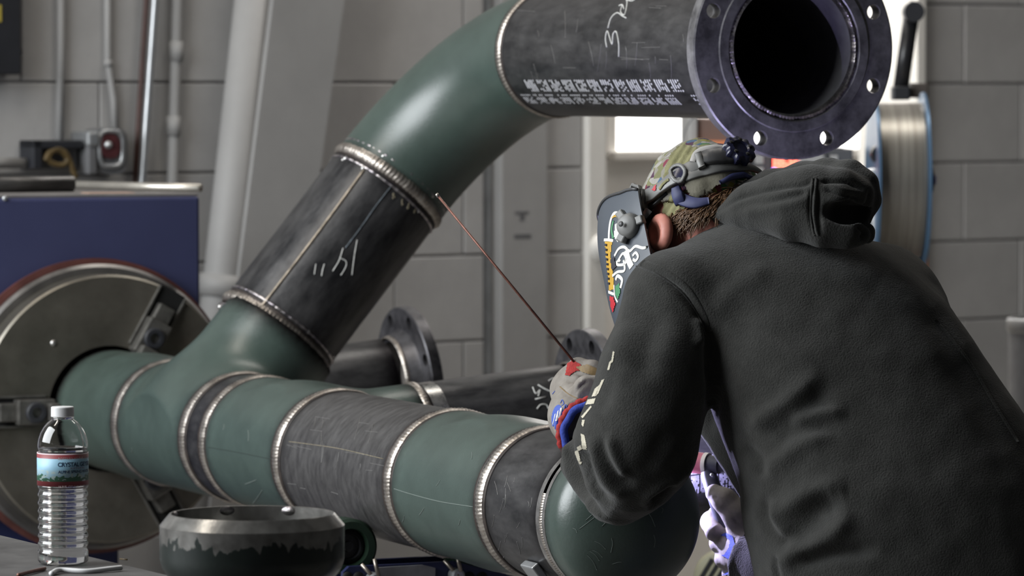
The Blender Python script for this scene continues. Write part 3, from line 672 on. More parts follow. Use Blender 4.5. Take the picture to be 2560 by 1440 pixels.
bead(UO + HN * RE, HN, R8 + .001, w=.0085, h=.004, seed=61, wob=.1)
flange(UO + HN * 1.218, HN, .343, .0285, R8 + .0005, .1492, .0118, 8, .123, .016, math.pi / 8, 'mill_arclit')
bead(UO + HN * 1.2125, HN, R8 - .004, w=.006, h=.007, seed=62, mat='weld_dark', name='fillet_weld', ripples=120, wob=.5)
mk('root_ring', lathe(UO + HN * 1.209, HN, [(0, R8 - .0083), (0, R8 + .002)], 72), M['bright'], spool)
# chalk marks and stencil print on the pipes
def stroke(pts, o, d, r, w=.0016, mat='chalk', name='chalk_mark', lift=.0002):
    P = smooth_path(pts, 8) if len(pts) > 2 else np.array(pts, float)
    Q = [on_cyl(a, b, o, d, r + lift) for a, b in P]
    return mk(name, tube(Q, w * .6, 6), M[mat], spool)
for pts in ([(790, 660), (788, 672), (786, 686)], [(811, 660), (807, 674), (804, 690)], [(893, 600), (886, 640), (880, 688)],
            [(858, 620), (852, 640), (846, 655), (832, 678)], [(850, 645), (864, 652), (866, 662), (860, 676), (852, 688)]):
    stroke(pts, BO, HV, R8)
stroke([(978, 466), (940, 515), (900, 572), (864, 620)], BO, HV, R8, .0022, 'blue_highlight', 'blue_highlight_streak')  # bluish highlight drawn on the riser as a coloured stroke
stroke([(910, 425), (830, 535), (740, 655), (632, 795)], BO, HV, R8, .0050, 'warm_highlight', 'warm_highlight_streak')  # warm strip-light reflection drawn along the riser as a pale stroke
rg2 = np.random.default_rng(5)
for (x, y) in ((985, 490), (1005, 505), (1020, 515), (1037, 530), (735, 845), (750, 858), (765, 868), (778, 880)):
    p = [(x + rg2.uniform(-4, 4), y + rg2.uniform(-8, 8)) for _ in range(5)]; stroke(p, BO, HV, R8, .001, 'chalk_faint', 'paint_marker')
for pts in ([(1517, 118), (1514, 96), (1519, 78), (1530, 110), (1533, 85), (1541, 80), (1547, 110), (1547, 142)],
            [(1520, 70), (1528, 45), (1543, 32), (1556, 40), (1566, 45)], [(1556, 12), (1552, 30), (1562, 36), (1568, 8), (1566, 0)], [(1548, 14), (1556, 12), (1560, 22)], [(1568, 0), (1580, 2), (1588, -2)]):
    stroke(pts, UO, HN, R8, .0018)
for pts in ([(1332, 968), (1340, 984), (1350, 975), (1346, 990)], [(1345, 962), (1362, 972), (1380, 980)], [(1338, 998), (1365, 992)], [(1343, 1022), (1352, 1012), (1366, 1012), (1372, 1022)], [(1372, 952), (1384, 946), (1392, 954)]):
    stroke(pts, HA((TT[2] + TT[3]) / 2), HB, R6, .0022)
for pts in ([(588, 1060), (596, 1052), (600, 1062)], [(578, 1080), (592, 1078)], [(600, 1050), (594, 1075)]):
    pass
stroke([(985, 1222), (1030, 1236), (1100, 1254), (1182, 1267)], HP, HN, R8 + .0016, .0008, 'scratchgreen', 'scribe_line')
stroke([(722, 1104), (770, 1110), (850, 1122), (958, 1147)], HP, HN, R8, .0008, 'chalk_faint', 'scribe_line')
stroke([(520, 1118), (580, 1128), (640, 1140), (680, 1148)], HP, HN, R8 + .0016, .0008, 'darkline', 'scribe_line')
# dot matrix stencil: two rows of blurred glyph blocks on the upper run
def dots(o, d, r, rows, px0, px1, py0, slope, size, cols, seed, parent, pyspan=100, name='stencil_print', gap=.30, curve=0):
    rg = np.random.default_rng(seed); V = []; F = []; n = 0
    a, b, dn = basis(d); pa = on_cyl(px0, py0, o, d, r); t0 = (pa - o) @ dn; th0 = math.atan2((pa - o) @ b, (pa - o) @ a)
    pe = on_cyl(px1, py0 + slope, o, d, r); t1 = (pe - o) @ dn; pb = on_cyl(px0, py0 + 14, o, d, r)
    dth = (math.atan2((pb - o) @ b, (pb - o) @ a) - th0 + math.pi) % (2 * math.pi) - math.pi; sg = dth / 14 * pyspan / (rows - 1); step = (t1 - t0) / cols
    for rr in range(rows):
        for c in range(cols):
            g = c // 5; 
            if c % 6 == 5 or rg.random() < .20 or (c // 6 * 37 + rr // 9 * 11) % 13 == 0: continue
            if rr in (7, 8, 10): continue
            if rg.random() < gap and rr < 8 and (c * 7 + rr // 2) % 5 == 0: continue
            t = t0 + step * c; th = th0 + sg * rr
            e1_ = dn * size * .62; e2_ = (-math.sin(th) * a + math.cos(th) * b) * size * .62; nn = math.cos(th) * a + math.sin(th) * b
            p = o + dn * t + nn * (r + .0003)
            for k in range(6):
                V.append(p + e1_ * math.cos(k * math.pi / 3) + e2_ * math.sin(k * math.pi / 3))
            F.append([n + k for k in range(6)]); n += 6
    me = mk(name, (np.array(V), F), M['stencil'], parent, smooth=False); me['kind'] = 'stuff'; return me
dots(UO, HN, R8, 16, 1282, 1738, 202, -10, .0031, 84, 3, spool, pyspan=62)
dots(HA((TT[4] + TT[5]) / 2), HB, R6, 22, 1700, 1860, 1150, 0, .0030, 40, 4, spool, pyspan=90).data.materials[0] = M['stencil_dim']
# ================================================================== CHUCK AND POSITIONER
CT = T0 - .012                                       # chuck face
CH0 = HA(CT); ca, cb_, cn = basis(HN)                 # ca horizontal, cb_ up-ish
chuck = empty('chuck', CH0 - Z_ * .25, 'large round three-jaw chuck gripping the green end of the spool', 'chuck')
mk('face_plate', lathe(CH0, HN, [(-.055, .118), (-.055, .247), (-.052, .25), (-.004, .25), (0, .246), (0, .118), (-.055, .118)], 128), M['chuck'], chuck, auto=30)
mk('back_ring', lathe(CH0, HN, [(-.085, .16), (-.085, .266), (-.066, .268), (-.058, .262), (-.058, .16), (-.085, .16)], 128), M['chuck_rim'], chuck, auto=30)
mk('red_rim', lathe(CH0, HN, [(-.104, .20), (-.104, .277), (-.090, .278), (-.087, .20), (-.104, .20)], 128), M['red'], chuck, auto=30)
mk('bore', lathe(CH0, HN, [(-.05, 0), (-.05, .12)], 64), M['black'], chuck)
for i, ang in enumerate((math.radians(180), math.radians(60), math.radians(-60))):
    # angle measured in the picture sense: right = -ca or ca
    rr = nz((ca if ca[0] > 0 else -ca) * math.cos(ang) + (cb_ if cb_[2] > 0 else -cb_) * math.sin(ang)); tt = np.cross(HN, rr)
    s = mk('slot', obox(CH0 + rr * .188 + HN * .0005, rr, tt, HN, .064, .026, .0012), M['black'], chuck, smooth=False)
    j = mk('jaw', join(obox(CH0 + rr * .150 + HN * .016, rr, tt, HN, .036, .0235, .018, .003), obox(CH0 + rr * .192 + HN * .010, rr, tt, HN, .026, .017, .012, .003)), M['jaw'], chuck, smooth=False)
    mk('jaw_step', obox(CH0 + rr * .121 + HN * .026, rr, tt, HN, .010, .017, .028, .003), M['jaw'], j, smooth=False)
    mk('clamp_bolt', lathe(CH0 + rr * .152 + HN * .031, HN, [(0, .0), (0, .020), (.009, .020), (.011, .017), (.011, .010), (.002, .0095), (.002, 0)], 24), M['charcoal'], j, auto=30)
    mk('guide_rail', obox(CH0 + rr * .186 + tt * .0275 + HN * .003, rr, tt, HN, .062, .0022, .004, .001), M['jaw'], chuck, smooth=False)
    mk('guide_rail', obox(CH0 + rr * .186 - tt * .0275 + HN * .003, rr, tt, HN, .062, .0022, .004, .001), M['jaw'], chuck, smooth=False)
sp = on_plane(134, 858, CH0, HN)
mk('index_pin', lathe(sp, HN, [(0, .006), (.002, .005), (.003, 0)], 14), M['bright'], chuck)
# headstock cabinet: front face square to the chuck axis
HNh = nz([HN[0], HN[1], 0]); HS = np.array([-HNh[1], HNh[0], 0.]); HS = HS if HS[0] > 0 else -HS
fo = HA(CT - .112)
def fpt(px, py):
    p = on_plane(px, py, fo, HNh); return (p - fo) @ HS, p[2]
sR, zT = fpt(500, 483); sB = fpt(490, 1256); zB = sB[1]; sP = fpt(314, 1340)[0]; sL = sR - 1.05
D = .72
cab = empty('positioner_cabinet', fo + HS * (sL + sR) / 2 - HNh * D / 2 + Z_ * (0 - fo[2]), 'tall blue positioner cabinet with grey top behind the round chuck', 'cabinet')
def cbox(s0, s1, z0, z1, d0, d1, bev=.0): return obox(fo * np.array([1, 1, 0]) + HS * (s0 + s1) / 2 + Z_ * (z0 + z1) / 2 - HNh * (d0 + d1) / 2, HS, HNh, Z_, (s1 - s0) / 2, (d1 - d0) / 2, (z1 - z0) / 2, bev)
mk('housing', cbox(sL, sR, zB, zT - .006, 0, D, .006), M['blue'], cab, smooth=False)
mk('top_plate', cbox(sL, sR, zT - .006, zT, .01, D, .002), M['greytop'], cab, smooth=False)
mk('pedestal', cbox(sL + .1, sP, 0, zB, .04, D - .05, .005), M['darkblue'], cab, smooth=False)
mk('spindle', lathe(HA(CT - .112), HN, [(-.02, .10), (.03, .10)], 40), M['charcoal'], cab)
s_, z_ = fpt(12, 496)
mk('corner_screw', lathe(fo * np.array([1, 1, 0]) + HS * s_ + Z_ * z_, HNh, [(0, .005), (.003, .004), (.003, 0)], 12), M['galv'], cab)
mk('decal_strip', cbox(fpt(242, 470)[0], fpt(358, 470)[0], zT, zT + .0012, .05, .10), M['peach'], cab, smooth=False)
zt = zT
def top_pt(px, d):                                   # point above the cabinet top, d metres behind its front edge
    p = on_plane(px, 470, fo - HNh * d, HNh); p[2] = zt; return p
b0, b1 = top_pt(-160, .20), top_pt(182, .22)
tag(mk('steel_bar', tube([b0 + Z_ * .0155, b1 + Z_ * .0155], .0155, 24), M['mill_scuffed2']), 'thick dark steel bar lying on the left of the blue cabinet', 'bar')
b0, b1 = top_pt(150, .45), top_pt(500, .05)
tag(mk('steel_tube', tube([b0 + Z_ * .0092, b1 + Z_ * .0088], .0078, 20), M['brightbar']), 'thin bright steel tube lying along the cabinet top edge', 'tube')
# ================================================================== ROLLER STAND UNDER THE RUN
RT = .90; RO = HA(RT)                                  # plane square to the run
hs = nz(np.cross(HN, Z_)); hs = hs if hs[0] > 0 else -hs
def rp(px, py, off=0): return on_plane(px, py, RO + HN * off, HN)
stand = empty('roller_stand', np.array([RO[0], RO[1], 0]), 'blue roller stand with green wheels carrying the middle of the spool', 'stand')
poly = [rp(835, 1425), rp(850, 1410), rp(1000, 1403), rp(1112, 1397), rp(1200, 1420), rp(1290, 1441), rp(1300, 1520), rp(830, 1520)]
mk('front_plate', prism([p + HN * .03 for p in poly], HN, .010), M['darkblue'], stand, smooth=False)
mk('back_plate', prism([p - HN * .05 for p in poly], HN, .010), M['darkblue'], stand, smooth=False)
gp = [rp(912, 1412), rp(1030, 1405), rp(1060, 1412), rp(1058, 1470), rp(930, 1470)]
mk('grey_plate', prism([p + HN * .041 for p in gp], HN, .006), M['greybox2'], stand, smooth=False)
def stand_wheel(c, r):
    w = mk('wheel', lathe(c, HN, [(-.022, r * .62), (-.022, r * .9), (-.018, r), (.018, r), (.022, r * .9), (.022, r * .66), (.012, r * .62), (-.022, r * .62)], 48), M['wheelgreen'], stand, auto=35)
    mk('hub', lathe(c, HN, [(-.02, r * .62), (.010, r * .60), (.014, r * .44), (.006, r * .40), (.006, r * .2), (.012, r * .18), (.012, 0)], 36), M['blackplastic'], w, auto=35)
dwn = -Z_
for sgn, ang in ((-1, 46), (1, 38)):
    dirn = nz(dwn * math.cos(math.radians(ang)) + hs * sgn * math.sin(math.radians(ang)))
    rw = .044 if sgn < 0 else .038
    stand_wheel(HA(RT - .01) + dirn * (R8 + rw + .001), rw)
for px in (845, 872, 1148, 1180):
    mk('plate_hole', lathe(rp(px, 1437) + HN * .0405, HN, [(0, .009), (0.0006, .009), (.0006, 0)], 18), M['black'], stand)
for (px, py) in ((905, 1440), (1110, 1430)):
    c = rp(px, py) + HN * .052
    k = mk('clamp_screw', lathe(c - HN * .01, HN, [(0, .011), (.016, .011), (.018, .008), (.018, 0)], 20), M['galv'], stand, auto=30)
    mk('screw_handle', tube([c + HN * .006 + Wd([-.022, -.024, 0]), c + HN * .006], .0032, 8), M['pinsteel'], k)
    mk('screw_handle', tube([c + HN * .006 + Wd([-.002, -.032, 0]), c + HN * .006 + Wd([.004, -.006, 0])], .0032, 8), M['pinsteel'], k)
mk('post', tube([np.array([RO[0], RO[1], .12]), np.array([RO[0], RO[1], .62])], .030, 24), M['darkblue'], stand)
mk('head_block', obox([RO[0], RO[1], .66], hs, HNh, Z_, .13, .045, .035, .004), M['darkblue'], stand, smooth=False)
for a in (20, 140, 260):
    e = np.array([math.cos(math.radians(a)), math.sin(math.radians(a)), 0])
    mk('leg', tube([np.array([RO[0], RO[1], .36]) + e * .02, np.array([RO[0], RO[1], .012]) + e * .40], .014, 14), M['darkblue'], stand)
# second stand: vee head under the capped end
VT = 1.56; VO = HA(VT)
def vp(px, py, off=0): return on_plane(px, py, VO + HN * off, HN)
vs = empty('pipe_stand', np.array([VO[0], VO[1], 0]), 'vee-head pipe stand with grey arms under the capped end', 'stand')
for sgn in (-1, 1):
    dirn = nz(dwn * math.cos(math.radians(52)) + hs * sgn * math.sin(math.radians(52)))
    base = VO - Z_ * (R8 / math.cos(math.radians(52)) + .012 - .0)
    tdir = nz(np.cross(HN, dirn)); tdir = tdir if tdir[2] > 0 else -tdir
    cc = VO + dirn * (R8 + .007); cc = cc - tdir * .042
    mk('vee_arm', obox(cc + tdir * .0, tdir, HN, dirn, .045, .022, .006, .002), M['galv' if sgn < 0 else 'charcoal'], vs, smooth=False)
mk('vee_block', obox(VO - Z_ * .205, hs, HNh, Z_, .05, .03, .032, .003), M['charcoal'], vs, smooth=False)
mk('post', tube([np.array([VO[0], VO[1], .10]), np.array([VO[0], VO[1], VO[2] - .21])], .024, 20), M['galv'], vs)
for a in (80, 200, 320):
    e = np.array([math.cos(math.radians(a)), math.sin(math.radians(a)), 0])
    mk('leg', tube([np.array([VO[0], VO[1], .34]) + e * .02, np.array([VO[0], VO[1], .012]) + e * .36], .013, 14), M['charcoal'], vs)
# ================================================================== WORK TABLE WITH BOTTLE AND GROUND CAP
TZ = CAMZ - .606
def tp(px, py): return on_plane(px, py, [0, 0, TZ], Z_)
e0, e1 = tp(0, 1338), tp(430, 1441); ed = nz(e1 - e0); en = np.array([ed[1], -ed[0], 0.])
en = en if en[1] < 0 else -en
q0, q1 = e0 - ed * .45, e0 + ed * 1.22
tb = empty('work_table', (q0 + q1) / 2 + en * .5 - Z_ * TZ, 'worn dark steel work table under the bottle and ground cap', 'table')
mk('table_top', prism([q0, q1, q1 + en * 1.0, q0 + en * 1.0], -Z_, .016), M['table'], tb, smooth=False)
for p in (q0 + ed * .06 + en * .06, q1 - ed * .06 + en * .06, q1 - ed * .06 + en * .94, q0 + ed * .06 + en * .94):
    mk('leg', obox([p[0], p[1], (TZ - .016) / 2], ed, en, Z_, .025, .025, (TZ - .016) / 2, .003), M['charcoal'], tb, smooth=False)
# ground pipe cap (upside down)
BZ = 5.30; bc = C(630, 1280, BZ); bc[2] = TZ
Hc = .108
bowl = empty('ground_pipe_cap', bc, 'upturned green pipe cap with bare scraped steel rim on the work table', 'pipe cap')
prof = [(.0, .0001)] + [(.058 - .058 * math.cos(a), R8 * math.sin(a)) for a in np.linspace(.08, math.pi / 2, 20)] + [(.075, R8), (.085, R8), (.094, R8), (.0945, R8 - .0006), (Hc - .001, .0985), (Hc, .0972), (Hc - .0004, .0955), (.09, .0945), (.06, .094)] + [(.06 - .048 * math.sin(a), .094 * math.cos(a)) for a in np.linspace(.1, math.pi / 2, 10)]
mk('cap_body', lathe(bc, Z_, prof, 128), M['cap_ground'], bowl, auto=28)
rg = np.random.default_rng(11)
for th in (1.15, 1.95, 4.35, 5.3, 2.9):
    d = np.array([math.cos(th), math.sin(th), 0]); p = bc + d * .0955 + Z_ * (Hc - .006)
    V, F, A = lathe(p + d * .002, -d, [(0, .011), (.002, .0105), (.004, .007), (.0045, 0)], 18); V[:, 2] = p[2] + (V[:, 2] - p[2]) * .55
    mk('tack_mark', (V, F), M['weld_dark'], bowl)
# water bottle
bz = 5.75; wc = C(158, 1408, bz); wc[2] = TZ
SC = 395 / (FPX / bz) / .203
bt = empty('water_bottle', wc, 'clear plastic water bottle with white cap and mountain label on the table', 'bottle')
def BL_(p): return [(t * .203, r * .0325) for t, r in p]
shape = [(0.0, .55), (.004, .80), (.015, .95), (.03, 1.0), (.085, 1.0)]
y = .085
while y < .525:
    shape += [(y + .004, .985), (y + .012, .955), (y + .022, .945), (y + .032, .955), (y + .040, .985), (y + .044, 1.0)]; y += .052
shape += [(.535, .97), (.55, .955), (.70, .955), (.722, .955), (.735, .985), (.75, 1.0), (.775, .985), (.80, .955), (.835, .88), (.87, .76), (.90, .60), (.915, .47), (.925, .42), (.94, .42), (.94, .36), (.985, .36)]
outer = BL_([(0.0, .0001)] + shape)
inner = [(t + (.0008 if t < .01 else 0), max(r - .0006, .0001)) for t, r in outer]
body = mk('bottle_shell', lathe(wc, Z_, outer + inner[::-1], 72)[:2], M['pet'], bt)
wat = [(t + .0010, max(r - .0009, .0001)) for t, r in outer if t < .745 * .203]; wat = wat + [(wat[-1][0], .0001)]
mk('water', lathe(wc, Z_, wat, 72)[:2], M['water'], bt)
capm = lathe(wc + Z_ * .203 * .938, Z_, [(0, .0105), (0, .0148), (.0115, .0146), (.0125, .0138), (.0128, 0)], 60)
vv = capm[0]; mk('bottle_cap', capm[:2], M['capwhite'], bt, auto=35)
mk('cap_ring', lathe(wc + Z_ * .203 * .922, Z_, [(0, .0140), (.0025, .0146), (.003, .0140), (.003, .012)], 48)[:2], M['pet'], bt)
lab0, lab1 = .203 * .505, .203 * .712
lb = mk('label', lathe(wc, Z_, [(lab0, .0320), (lab0, .0330), (lab1, .0330), (lab1, .0320)], 96), M['label'], bt, origin=wc)
def wrap_text(s, size, zc, px_c, mat, name, bold=0.0, spread=1.0):
    cu = bpy.data.curves.new('t', 'FONT'); cu.body = s; cu.size = size; cu.align_x = 'CENTER'; cu.align_y = 'CENTER'; cu.offset = bold; cu.space_character = spread
    ob = bpy.data.objects.new('t', cu); COL.objects.link(ob); bpy.context.view_layer.update()
    me = bpy.data.meshes.new_from_object(ob.evaluated_get(bpy.context.evaluated_depsgraph_get()))
    bm = bmesh.new(); bm.from_mesh(me); bmesh.ops.triangulate(bm, faces=bm.faces[:])
    bmesh.ops.subdivide_edges(bm, edges=[e for e in bm.edges if e.calc_length() > .002], cuts=2)
    v = np.array([q.co[:] for q in bm.verts]); bm.verts.index_update(); f = [[q.index for q in p.verts] for p in bm.faces]; bm.free()
    bpy.data.objects.remove(ob)
    p = on_cyl(px_c, 1200, wc, Z_, .0332); th0 = math.atan2(p[1] - wc[1], p[0] - wc[0])
    r = .03312; th = th0 + v[:, 0] / r
    P = np.c_[wc[0] + r * np.cos(th), wc[1] + r * np.sin(th), wc[2] + zc + v[:, 1]]
    mk(name, (P, f), M[mat], lb, smooth=False)
LZ = lambda py: (1420 - py) / 395 * .203
wrap_text('CRYSTAL GEYSER', .0074, LZ(1166), 195, 'ink', 'print_title', .00022, .92)
wrap_text('NATURAL', .0036, LZ(1175), 196, 'inkred', 'print_text', .0, 1.6)
wrap_text('ALPINE SPRING WATER', .0050, LZ(1184), 193, 'ink', 'print_text', .00012, .95)
wrap_text('BOTTLED AT THE SOURCE', .0040, LZ(1151), 196, 'inkpale', 'print_text', .00008, 1.15)
wrap_text('16.9 FL OZ (1.05 PINTS) 500 ML', .0040, LZ(1221), 196, 'inkpale', 'print_text', .00008, 1.0)
# odds on the table
p0 = tp(132, 1437); 
tag(mk('plastic_strip', tube(smooth_path([tp(128, 1440) + Z_ * .003, tp(150, 1433) + Z_ * .004, tp(215, 1434) + Z_ * .003, tp(275, 1430) + Z_ * .004, tp(303, 1427) + Z_ * .004]), .0033, 10), M['capwhite']), 'thin white plastic strip lying by the water bottle', 'strip')
tag(mk('rod_stub', tube(smooth_path([tp(45, 1443) + Z_ * .0025, tp(75, 1436) + Z_ * .003, tp(112, 1426) + Z_ * .0025]), .0024, 10), M['copper']), 'short rusty brown filler rod stub on the table', 'rod')
tag(mk('wood_splinter', tube([tp(300, 1399) + Z_ * .001, tp(318, 1401) + Z_ * .001], .001, 6), M['brownhose']), 'tiny tan splinter near the table edge', 'splinter')
# ================================================================== BEHIND: WELDING MACHINE, BIN, FAN
mz = 9.6
mach = empty('welding_machine', C(2010, 1300, mz) * np.array([1, 1, 0]), 'grey welding power source with red digital display behind the worker', 'machine')
def mbox(px0, px1, py0, py1, z0, z1, bev=.004, zref=None):
    zr = zref or z0; a = C(px0, py1, zr); b = C(px1, py0, zr)
    return wbox(a[0], b[0], a[1], a[1] + (z1 - z0), a[2], b[2], bev)
mk('panel', mbox(1868, 2132, 372, 560, mz, mz + .5), M['machgrey'], mach, smooth=False)
mk('side_rail', mbox(1862, 1872, 340, 560, mz - .01, mz + .02), M['galv'], mach, smooth=False)
mk('orange_shroud', mbox(1742, 1870, 352, 390, mz + .03, mz + .5), M['orange'], mach, smooth=False)
mk('brown_cover', mbox(1742, 1862, 296, 356, mz + .06, mz + .5), M['browncover'], mach, smooth=False)
mk('pale_side', mbox(1722, 1744, 290, 372, mz + .05, mz + .5), M['machpale'], mach, smooth=False)
mk('lower_cabinet', wbox(C(1868, 560, mz)[0], C(2132, 560, mz)[0], C(0, 560, mz)[1], C(0, 560, mz)[1] + .5, .12, C(0, 560, mz)[2], .01), M['machgrey'], mach, smooth=False)
for wx in (1900, 2100):
    for dy in (.06, .44):
        p = C(wx, 560, mz); mk('wheel', lathe([p[0], p[1] + dy, .06], X_, [(-.02, .0), (-.02, .06), (.02, .06), (.02, 0)], 28), M['blackplastic'], mach, auto=35)
dsp = mk('display', mbox(1926, 1998, 388, 430, mz - .006, mz + .002, .001), M['blackplastic'], mach, smooth=False)
def seg7(ch, cx, cy, w, h, z):
    on = {'8': 'abcdefg', '6': 'acdefg', '5': 'acdfg', '1': 'bc', '0': 'abcdef'}[ch]; out = []
    S = {'a': (0, -1, 1), 'g': (0, 0, 1), 'd': (0, 1, 1), 'f': (-1, -.5, 0), 'b': (1, -.5, 0), 'e': (-1, .5, 0), 'c': (1, .5, 0)}
    for s in on:
        x, y, hor = S[s]; x0 = cx + x * w / 2; y0 = cy + y * h / 2; lw = w * .46 if hor else 3; lh = 3 if hor else h * .23
        out.append(mbox(x0 - lw, x0 + lw, y0 - lh, y0 + lh, z, z + .003, 0))
    return join(*out)
for k, ch in enumerate('868'):
    mk('digit', seg7(ch, 1942 + 20 * k, 408, 12, 24, mz - .010), M['ledred'], dsp, smooth=False)
mk('indicator_lamp', lathe(C(1936, 427, mz - .004), -Y_, [(0, .008), (.006, .006), (.008, 0)], 16), M['ledblue'], mach)
mk('dial', lathe(C(2030, 408, mz), -Y_, [(0, .034), (.02, .030), (.024, .026), (.024, 0)], 36), M['machpale'], mach, auto=35)
mk('switch', mbox(1888, 1910, 388, 410, mz - .008, mz, .002), M['machpale'], mach, smooth=False)
mk('switch', mbox(1888, 1910, 418, 436, mz - .008, mz, .002), M['machpale'], mach, smooth=False)
mk('switch', mbox(2075, 2096, 388, 416, mz - .008, mz, .002), M['machpale'], mach, smooth=False)
mk('slot', mbox(2070, 2108, 370, 380, mz - .004, mz, .001), M['blackplastic'], mach, smooth=False)
# wire spool on its bracket
fz = 9.4
ws = empty('wire_spool', C(2240, 640, fz), 'large wire spool with blue rims beside the welding machine', 'spool')
sx = FPX / fz; sc = C(2245, 450, fz)
rw = 205 / sx
mk('wound_wire', lathe(sc - X_ * (62 / sx), X_, [(0, 0)] + [(t, rw * .93 + .0025 * (i % 2)) for i, t in enumerate(np.linspace(0, 118 / sx, 60))] + [(118 / sx, 0)], 72), M['wire'], ws)
for xo in (-66, 58):
    mk('rim', lathe(sc + X_ * (xo / sx), X_, [(0, .02), (0, rw + .012), (.006, rw + .012), (.006, .02)], 72), M['bluerim'], ws, auto=30)
mk('axle_knob', lathe(sc + X_ * (58 / sx) - Z_ * 0.0, X_, [(0, .03), (.022, .03), (.026, .022), (.026, 0)], 24), M['blackplastic'], ws, auto=30)
mk('lock_screw', lathe(sc + X_ * (84 / sx) - Y_ * .01, X_, [(0, .012), (.008, .010), (.008, 0)], 16), M['ledbluedim'], ws)
fd = empty('wire_feeder', C(2200, 640, fz + .2) * np.array([1, 1, 0]), 'grey wire feeder frame with black upright arm beside the window', 'machine')
mk('upright_arm', tube([C(2250, 235, fz + .25), C(2278, 40, fz + .25)], .017, 18), M['blackplastic'], fd)
mk('arm_joint', lathe(C(2283, 30, fz + .22), Y_, [(-.03, 0), (-.03, .022), (.03, .022), (.03, 0)], 20), M['charcoal'], fd, auto=30)
mk('arm_link', tube([C(2283, 30, fz + .25), C(2286, 4, fz + .25)], .010, 12), M['charcoal'], fd)
mk('arm_foot', mbox(2232, 2276, 216, 250, fz + .22, fz + .28), M['charcoal'], fd, smooth=False)
mk('pivot_block', mbox(2276, 2322, 208, 245, fz + .24, fz + .30), M['brownblock'], fd, smooth=False)
mk('post', mbox(2236, 2290, 470, 700, fz + .10, fz + .16), M['machgrey2'], fd, smooth=False)
p = C(2262, 700, fz + .1); mk('mast', wbox(p[0] - .025, p[0] + .025, p[1], p[1] + .05, 0, p[2], .003), M['machgrey2'], fd, smooth=False)
p2 = C(2308, 560, fz + .3); mk('copper_strap', wbox(p2[0] - .012, p2[0] + .012, p2[1], p2[1] + .02, 0, C(0, 440, fz + .3)[2], .002), M['orange2'], fd, smooth=False)
mk('drive_cover', obox(C(2205, 520, fz - .05), nz([1, 0, .15]), nz([-.15, 0, 1]), Y_, .030, .085, .02, .012), M['galv'], fd, smooth=False)
mk('drive_knob', lathe(C(2200, 385, fz - .08), -Y_, [(0, .022), (.03, .020), (.03, 0)], 20), M['blackplastic'], fd, auto=30)
mk('drive_arm', tube(smooth_path([C(2208, 400, fz - .05), C(2198, 430, fz - .05), C(2190, 470, fz - .05)]), .010, 12), M['machpale'], fd)
mk('black_leg', mbox(2210, 2228, 480, 640, fz + .05, fz + .08), M['blackplastic'], fd, smooth=False)
# hanging cable by the window
tag(mk('thin_cable', tube(smooth_path([C(1742, 290, 9.5), C(1728, 300, 9.5), C(1712, 330, 9.5), C(1702, 372, 9.5), C(1700, 420, 9.5)]), .0014, 6), M['greybox']), 'thin curved wire hanging in front of the bright window', 'wire')
# galvanised bin at the right
gz = 10.4; gb = C(2640, 800, gz); gr = 118 / (FPX / gz)
gbin = empty('steel_bin', [gb[0], gb[1], 0], 'round galvanised steel bin against the block wall', 'bin')
mk('body', lathe([gb[0], gb[1], 0], Z_, [(0, 0), (0, gr * .92), (gb[2] - .02, gr), (gb[2] - .02, gr * .97), (.05, gr * .9), (.05, 0)], 64), M['galv2'], gbin, auto=35)
mk('rim', lathe([gb[0], gb[1], gb[2] - .028], Z_, [(0, gr * 1.0), (.006, gr * 1.04), (.03, gr * 1.04), (.034, gr), (.03, gr * .95), (0, gr * .95)], 64), M['galv'], gbin)
# cream fan housing low behind the torch hand
fz2 = 8.2; fc = C(1800, 1442, fz2); fr2 = 68 / (FPX / fz2)
fan = empty('floor_fan', [fc[0], fc[1] + .05, 0], 'round cream vented fan housing low behind the torch hand', 'fan')
fdir = nz([-.25, -1, .05])
hs_ = mk('housing', lathe(fc, fdir, [(-.07, 0), (-.07, fr2 * .9), (-.02, fr2), (0, fr2 * .98), (.012, fr2 * .85), (.016, fr2 * .5), (.017, 0)], 56), M['cream'], fan, auto=40)
fa, fb, _ = basis(fdir)
for k in range(-2, 3):
    dv = nz(fa * .5 + fb * .86); du = nz(np.cross(fdir, dv))
    mk('vent_slot', obox(fc + fdir * .0155 + du * k * .0135, dv, du, fdir, fr2 * (.62 - .08 * abs(k)), .0035, .003), M['charcoal'], fan, smooth=False)
mk('post', tube([np.array([fc[0], fc[1] + .05, .02]), np.array([fc[0], fc[1] + .05, fc[2] - fr2 * .8])], .016, 16), M['galv'], fan)
mk('base', lathe([fc[0], fc[1] + .05, 0], Z_, [(0, 0), (0, .15), (.012, .15), (.022, .04), (.022, 0)], 40), M['cream'], fan, auto=30)
# ================================================================== THE WORKER
from mathutils.bvhtree import BVHTree
S6 = 6.0 / FPX
K = cpt
def bvh_of(*vfs):
    V, F = join(*[(np.asarray(a[0]), [list(q) for q in a[1]]) for a in vfs]) if len(vfs) > 1 else (np.asarray(vfs[0][0]), [list(map(int, q)) for q in vfs[0][1]])
    return BVHTree.FromPolygons([Vector(v) for v in V], [tuple(map(int, q)) for q in F])
def hit(bv, px, py):
    h = bv.ray_cast(Vector(CAM), Vector(ray(px, py)))
    return (np.array(h[0]), np.array(h[1])) if h[0] is not None else (None, None)
def sample(bv, path, k=8, step=None):
    P = smooth_path(path, k) if len(path) > 2 else np.array([np.array(path[0]) + (np.array(path[1], float) - path[0]) * s for s in np.linspace(0, 1, 12)])
    Q = []; Nn = []
    for a, b in P:
        q, n = hit(bv, a, b)
        if q is not None: Q.append(q); Nn.append(n if n @ ray(a, b) < 0 else -n)
    return np.array(Q), np.array(Nn)
